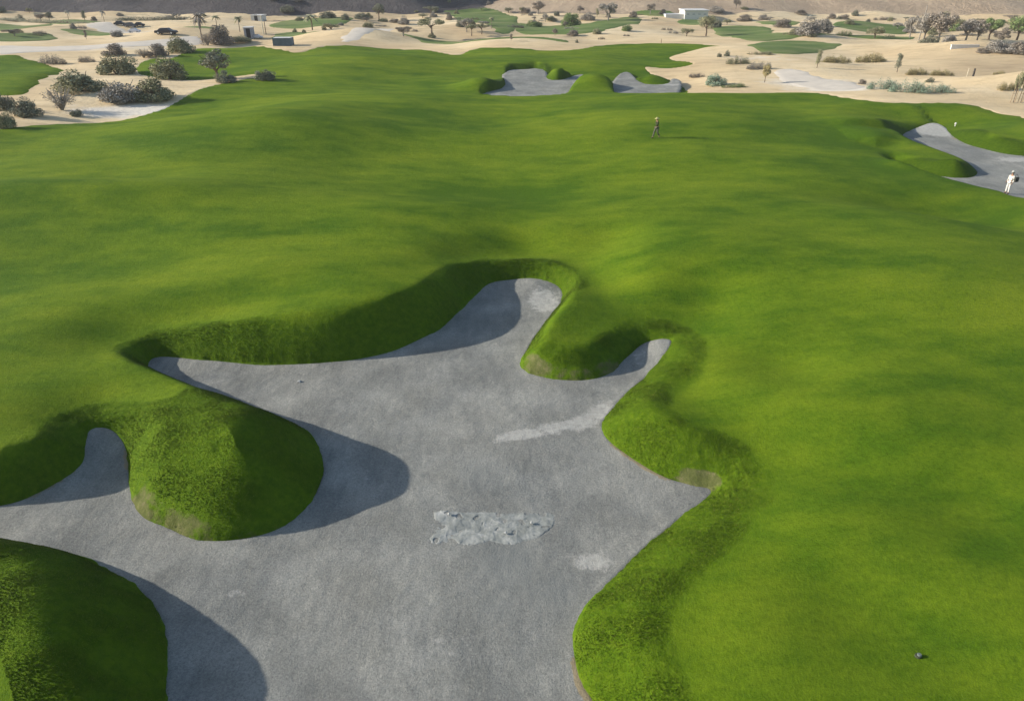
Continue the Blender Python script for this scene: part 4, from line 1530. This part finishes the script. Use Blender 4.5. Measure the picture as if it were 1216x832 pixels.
# ---- sprinkler head in the turf at the lower right
p = at(1090, 779)
e = empty("sprinkler_head", p)
q = MB()
q.tube([(0, 0, -0.1), (0, 0, 0.035), (0, 0, 0.045)], [0.075, 0.075, 0.065], 22)
q.build("housing", simple("dark_plastic", (0.05, 0.06, 0.035), 0.5), e)
q = MB()
q.tube([(0.02, 0, 0.04), (0.02, 0, 0.075), (0.02, 0, 0.085)], [0.05, 0.05, 0.04], 18)
q.build("cap", simple("grey_plastic", (0.13, 0.15, 0.14), 0.5), e)
tag(e, "round grey sprinkler head in the turf at the lower right", "sprinkler")

# ---- white marker on the lip of the right bunker
p = at(1134, 150)
e = empty("marker_stake", p)
q = MB()
q.tube([(0, 0, -0.1), (0, 0, 0.22)], [0.05, 0.05], 10)
q.build("stake", M_WHITE, e)
q = MB()
q.ball((0, 0, 0.28), 0.11)
q.build("ball_top", M_WHITE, e)
tag(e, "small white marker on the grass lip of the right bunker", "marker")


# ------------------------------------------------------------------ people
def skin_mesh(name, verts, edges, root=0, sub=2, parent=None, mat=None):
    me = bpy.data.meshes.new(name)
    me.from_pydata([v[0] for v in verts], edges, [])
    o = bpy.data.objects.new(name, me)
    COL.objects.link(o)
    sk = o.modifiers.new("skin", 'SKIN')
    sk.use_smooth_shade = True
    sk.branch_smoothing = 0.6
    for i, v in enumerate(verts):
        s = me.skin_vertices[0].data[i]
        s.radius = v[1] if isinstance(v[1], tuple) else (v[1], v[1])
        s.use_root = (i == root)
    sb = o.modifiers.new("sub", 'SUBSURF')
    sb.levels = sb.render_levels = sub
    bpy.context.view_layer.update()
    dg = bpy.context.evaluated_depsgraph_get()
    m2 = bpy.data.meshes.new_from_object(o.evaluated_get(dg))
    bpy.data.objects.remove(o)
    m2.name = name
    m2.materials.clear()
    if mat:
        m2.materials.append(mat)
    o = bpy.data.objects.new(name, m2)
    COL.objects.link(o)
    o.parent = parent
    for p_ in m2.polygons:
        p_.use_smooth = True
    return o


def join_into(o, mb):
    bm = bmesh.new()
    bm.from_mesh(o.data)
    me = bpy.data.meshes.new("tmp")
    me.from_pydata(mb.v, [], mb.f)
    bm.from_mesh(me)
    bm.to_mesh(o.data)
    bm.free()
    bpy.data.meshes.remove(me)
    for p_ in o.data.polygons:
        p_.use_smooth = True


M_SKIN = simple("skin", (0.30, 0.17, 0.11), 0.6, 0.08, 8)


def person(p, rz, J, top, legs, shoe, hat, label, long_robe=False):
    """J: joints of the pose; x to the person's left, -y ahead"""
    e = empty("person", p, rz)
    B = [((0, 0, 0.98), (0.15, 0.11)), ((0, 0.0, 1.15), (0.14, 0.10)), (J['chest'], (0.165, 0.115)), (J['neck'], 0.055), (J['head'], (0.075, 0.088)), (J['crown'], (0.070, 0.082))]
    E = [(0, 1), (1, 2), (2, 3), (3, 4), (4, 5)]
    for s in ('l', 'r'):
        i = len(B)
        B += [(J['sh' + s], 0.062), (J['el' + s], 0.043), (J['wr' + s], 0.030), (J['pm' + s], (0.042, 0.022))]
        E += [(2, i), (i, i + 1), (i + 1, i + 2), (i + 2, i + 3)]
        i = len(B)
        B += [(J['hp' + s], 0.092), (J['kn' + s], 0.062), (J['an' + s], 0.042), (J['to' + s], (0.045, 0.032))]
        E += [(0, i), (i, i + 1), (i + 1, i + 2), (i + 2, i + 3)]
    body = skin_mesh("body", B, E, 0, 2, e, M_SKIN)
    fm = MB()
    for s in ('l', 'r'):
        pm, wr = Vector(J['pm' + s]), Vector(J['wr' + s])
        d = (pm - wr).normalized()
        side = d.cross(Vector((1, 0, 0)) if abs(d.x) < 0.8 else Vector((0, 0, 1))).normalized()
        nrm = d.cross(side)
        for j, L in enumerate((0.062, 0.075, 0.070, 0.055)):
            b0 = pm + side * (-0.027 + 0.018 * j) + d * 0.012
            fm.tube([b0, b0 + d * L * 0.5 + nrm * 0.006, b0 + d * L * 0.85 + nrm * 0.024], [0.0095, 0.009, 0.006], 7)
        b0 = wr + d * 0.03 - side * 0.024
        fm.tube([b0, b0 + d * 0.03 - side * 0.022, b0 + d * 0.06 - side * 0.028 + nrm * 0.01], [0.011, 0.010, 0.007], 7)
    hd = Vector(J['head'])
    fm.ball(hd + Vector((0, -0.098, -0.004)), (0.013, 0.02, 0.022))
    for s in (-1, 1):
        fm.ball(hd + Vector((s * 0.083, 0.01, -0.005)), (0.012, 0.02, 0.032))
    join_into(body, fm)
    q = MB()
    for s in (-1, 1):
        q.ball(hd + Vector((s * 0.032, -0.086, 0.018)), (0.013, 0.008, 0.008))
    q.build("eyes", M_DARK, e, True)
    q = MB()
    q.ball(hd + Vector((0, -0.088, -0.048)), (0.024, 0.006, 0.006))
    q.build("mouth", simple("lips", (0.22, 0.09, 0.08)), e, True)
    q = MB()
    q.ball(hd + Vector((0, 0.022, 0.035)), (0.088, 0.092, 0.085), 14, 9)
    q.build("hair", simple("dark_hair", (0.02, 0.015, 0.012)), e, True)
    # shirt
    S = [((0, 0, 0.93), (0.17, 0.13)), ((0, 0, 1.15), (0.158, 0.12)), (J['chest'], (0.185, 0.135)), ((J['neck'][0], J['neck'][1], J['neck'][2] - 0.03), (0.075, 0.07))]
    SE = [(0, 1), (1, 2), (2, 3)]
    for s in ('l', 'r'):
        i = len(S)
        el, wr = Vector(J['el' + s]), Vector(J['wr' + s])
        S += [(J['sh' + s], 0.078), (tuple(el), 0.056), (tuple(el.lerp(wr, 0.85)), 0.044)]
        SE += [(2, i), (i, i + 1), (i + 1, i + 2)]
    skin_mesh("shirt", S, SE, 0, 2, e, top)
    T = [((0, 0, 0.99), (0.165, 0.125))]
    TE = []
    for s in ('l', 'r'):
        i = len(T)
        kn, an = Vector(J['kn' + s]), Vector(J['an' + s])
        T += [(J['hp' + s], 0.105), (tuple(kn), 0.078), (tuple(kn.lerp(an, 0.92)), 0.066)]
        TE += [(0, i), (i, i + 1), (i + 1, i + 2)]
    skin_mesh("trousers", T, TE, 0, 2, e, legs)
    for s in ('l', 'r'):
        an, to = Vector(J['an' + s]), Vector(J['to' + s])
        skin_mesh("shoe", [(tuple(an + Vector((0, 0.05, -0.035))), (0.05, 0.05)), (tuple(an.lerp(to, 0.5) + Vector((0, 0, -0.015))), (0.052, 0.045)), (tuple(to + Vector((0, -0.02, 0))), (0.048, 0.036))],
                  [(0, 1), (1, 2)], 0, 2, e, shoe)
    q = MB()
    cr = Vector(J['crown'])
    brim = 0.22 if hat[1] else 0.13
    q.tube([cr + Vector((0, 0, -0.01)), cr + Vector((0, 0, 0.06)), cr + Vector((0, 0, 0.11)), cr + Vector((0, 0, 0.125))], [0.105, 0.10, 0.082, 0.03], 18)
    if hat[1]:
        q.tube([cr + Vector((0, 0, -0.022)), cr + Vector((0, 0, 0.002)), cr + Vector((0, 0, 0.010))], [brim, brim * 0.98, 0.1], 22)
    else:
        q.ball(cr + Vector((0, -0.12, 0.0)), (0.085, 0.10, 0.012), 14, 7)
    q.build("hat", hat[0], e, True)
    tag(e, label, "person")
    return e


def cloth(name, c):
    return simple(name, c, 0.85, 0.15, 5)


# walker on the fairway: mid stride, heading left
pw = at(779, 164)
JW = dict(chest=(0, -0.03, 1.36), neck=(0, -0.045, 1.52), head=(0, -0.07, 1.63), crown=(0, -0.065, 1.70),
          shl=(0.19, -0.03, 1.42), ell=(0.24, -0.16, 1.17), wrl=(0.20, -0.34, 1.04), pml=(0.19, -0.42, 1.01),
          shr=(-0.19, -0.03, 1.42), elr=(-0.24, 0.12, 1.16), wrr=(-0.23, 0.20, 0.93), pmr=(-0.225, 0.22, 0.85),
          hpl=(0.095, 0, 0.92), knl=(0.10, 0.02, 0.50), anl=(0.10, 0.30, 0.17), tol=(0.10, 0.24, 0.045),
          hpr=(-0.095, 0, 0.92), knr=(-0.10, -0.20, 0.51), anr=(-0.10, -0.30, 0.10), tor=(-0.11, -0.46, 0.06))
person(pw, rad(-62), JW, cloth("dark_shirt", (0.035, 0.042, 0.018)), cloth("grey_trousers", (0.10, 0.10, 0.075)), cloth("dark_shoe", (0.04, 0.035, 0.03)),
       (cloth("straw_hat", (0.38, 0.36, 0.16)), True), "person walking over the fairway in dark clothes and a wide pale hat")
# second person, all in white, standing at the edge of the right bunker with a dark bag
ps = at(1195, 230)
JS = dict(chest=(0, 0.0, 1.38), neck=(0, -0.01, 1.54), head=(0, -0.03, 1.65), crown=(0, -0.025, 1.72),
          shl=(0.19, 0, 1.43), ell=(0.26, 0.02, 1.15), wrl=(0.27, -0.10, 0.92), pml=(0.275, -0.13, 0.84),
          shr=(-0.19, 0, 1.43), elr=(-0.25, 0.03, 1.15), wrr=(-0.22, -0.12, 0.97), pmr=(-0.21, -0.18, 0.91),
          hpl=(0.095, 0, 0.93), knl=(0.115, -0.03, 0.51), anl=(0.14, 0.01, 0.10), tol=(0.16, -0.15, 0.045),
          hpr=(-0.095, 0, 0.93), knr=(-0.105, -0.02, 0.51), anr=(-0.115, 0.02, 0.10), tor=(-0.13, -0.14, 0.045))
person(ps, rad(-75), JS, cloth("white_shirt", (0.55, 0.53, 0.48)), cloth("white_trousers", (0.58, 0.56, 0.52)), cloth("brown_shoe", (0.10, 0.08, 0.06)),
       (cloth("pale_cap", (0.42, 0.42, 0.38)), False), "person dressed in white standing in the right bunker with a dark shoulder bag").scale = (0.94, 0.94, 0.96)
be = empty("shoulder_bag", ps + Vector((0.20, -0.26, 0.98)), rad(-75))
q = MB()
q.box(-0.085, 0.085, -0.17, 0.17, 0.0, 0.34)
q.build("bag_body", cloth("dark_canvas", (0.05, 0.05, 0.042)), be, True, 0.03)
q = MB()
pts = [(0, -0.14, 0.31), (-0.05, -0.12, 0.44), (-0.12, -0.03, 0.535), (-0.12, 0.05, 0.53), (-0.05, 0.13, 0.42), (0, 0.14, 0.31)]
q.tube(pts, [0.014] * 6, 6)
q.build("strap", cloth("dark_strap", (0.05, 0.045, 0.04)), be, True)
tag(be, "dark canvas shoulder bag on the person in white", "bag")



# ------------------------------------------------------------------ hazy air
q = MB()
q.box(-1050, 1050, -60, 900, -9, 62)
hm = bpy.data.materials.new("haze")
hm.use_nodes = True
nt = hm.node_tree
nt.nodes.clear()
out = nt.nodes.new("ShaderNodeOutputMaterial")
pv = nt.nodes.new("ShaderNodeVolumePrincipled")
pv.inputs["Color"].default_value = (0.90, 0.92, 0.96, 1)
pv.inputs["Density"].default_value = 0.0002
pv.inputs["Anisotropy"].default_value = 0.0
nt.links.new(pv.outputs[0], out.inputs["Volume"])
hz = q.build("haze", hm)
hz["kind"] = "stuff"

# ------------------------------------------------------------------ light
SUN_AZ = (-0.998, 0.06)
SUN_EL = 20.5
w = bpy.data.worlds.new("World")
SC.world = w
w.use_nodes = True
nt = w.node_tree
bg = nt.nodes["Background"]
sky = nt.nodes.new("ShaderNodeTexSky")
sky.sky_type = 'NISHITA'
sky.sun_disc = False
sky.sun_elevation = rad(SUN_EL)
sky.sun_rotation = math.atan2(SUN_AZ[0], SUN_AZ[1])
nt.links.new(sky.outputs[0], bg.inputs[0])
bg.inputs[1].default_value = 0.125
sd = bpy.data.lights.new("sun", 'SUN')
sd.energy = 5.0
sd.angle = rad(0.6)
sd.color = (1.0, 0.93, 0.82)
so = bpy.data.objects.new("sun", sd)
COL.objects.link(so)
dirv = Vector((-SUN_AZ[0], -SUN_AZ[1], -math.tan(rad(SUN_EL)) * math.hypot(*SUN_AZ)))
so.rotation_euler = dirv.to_track_quat('-Z', 'Y').to_euler()
so.location = (-30, 10, 40)

SC.view_settings.view_transform = 'Standard'
SC.view_settings.look = 'None'
SC.view_settings.exposure = 0.60
SC.view_settings.gamma = 1.0
SC.view_settings.use_curve_mapping = False
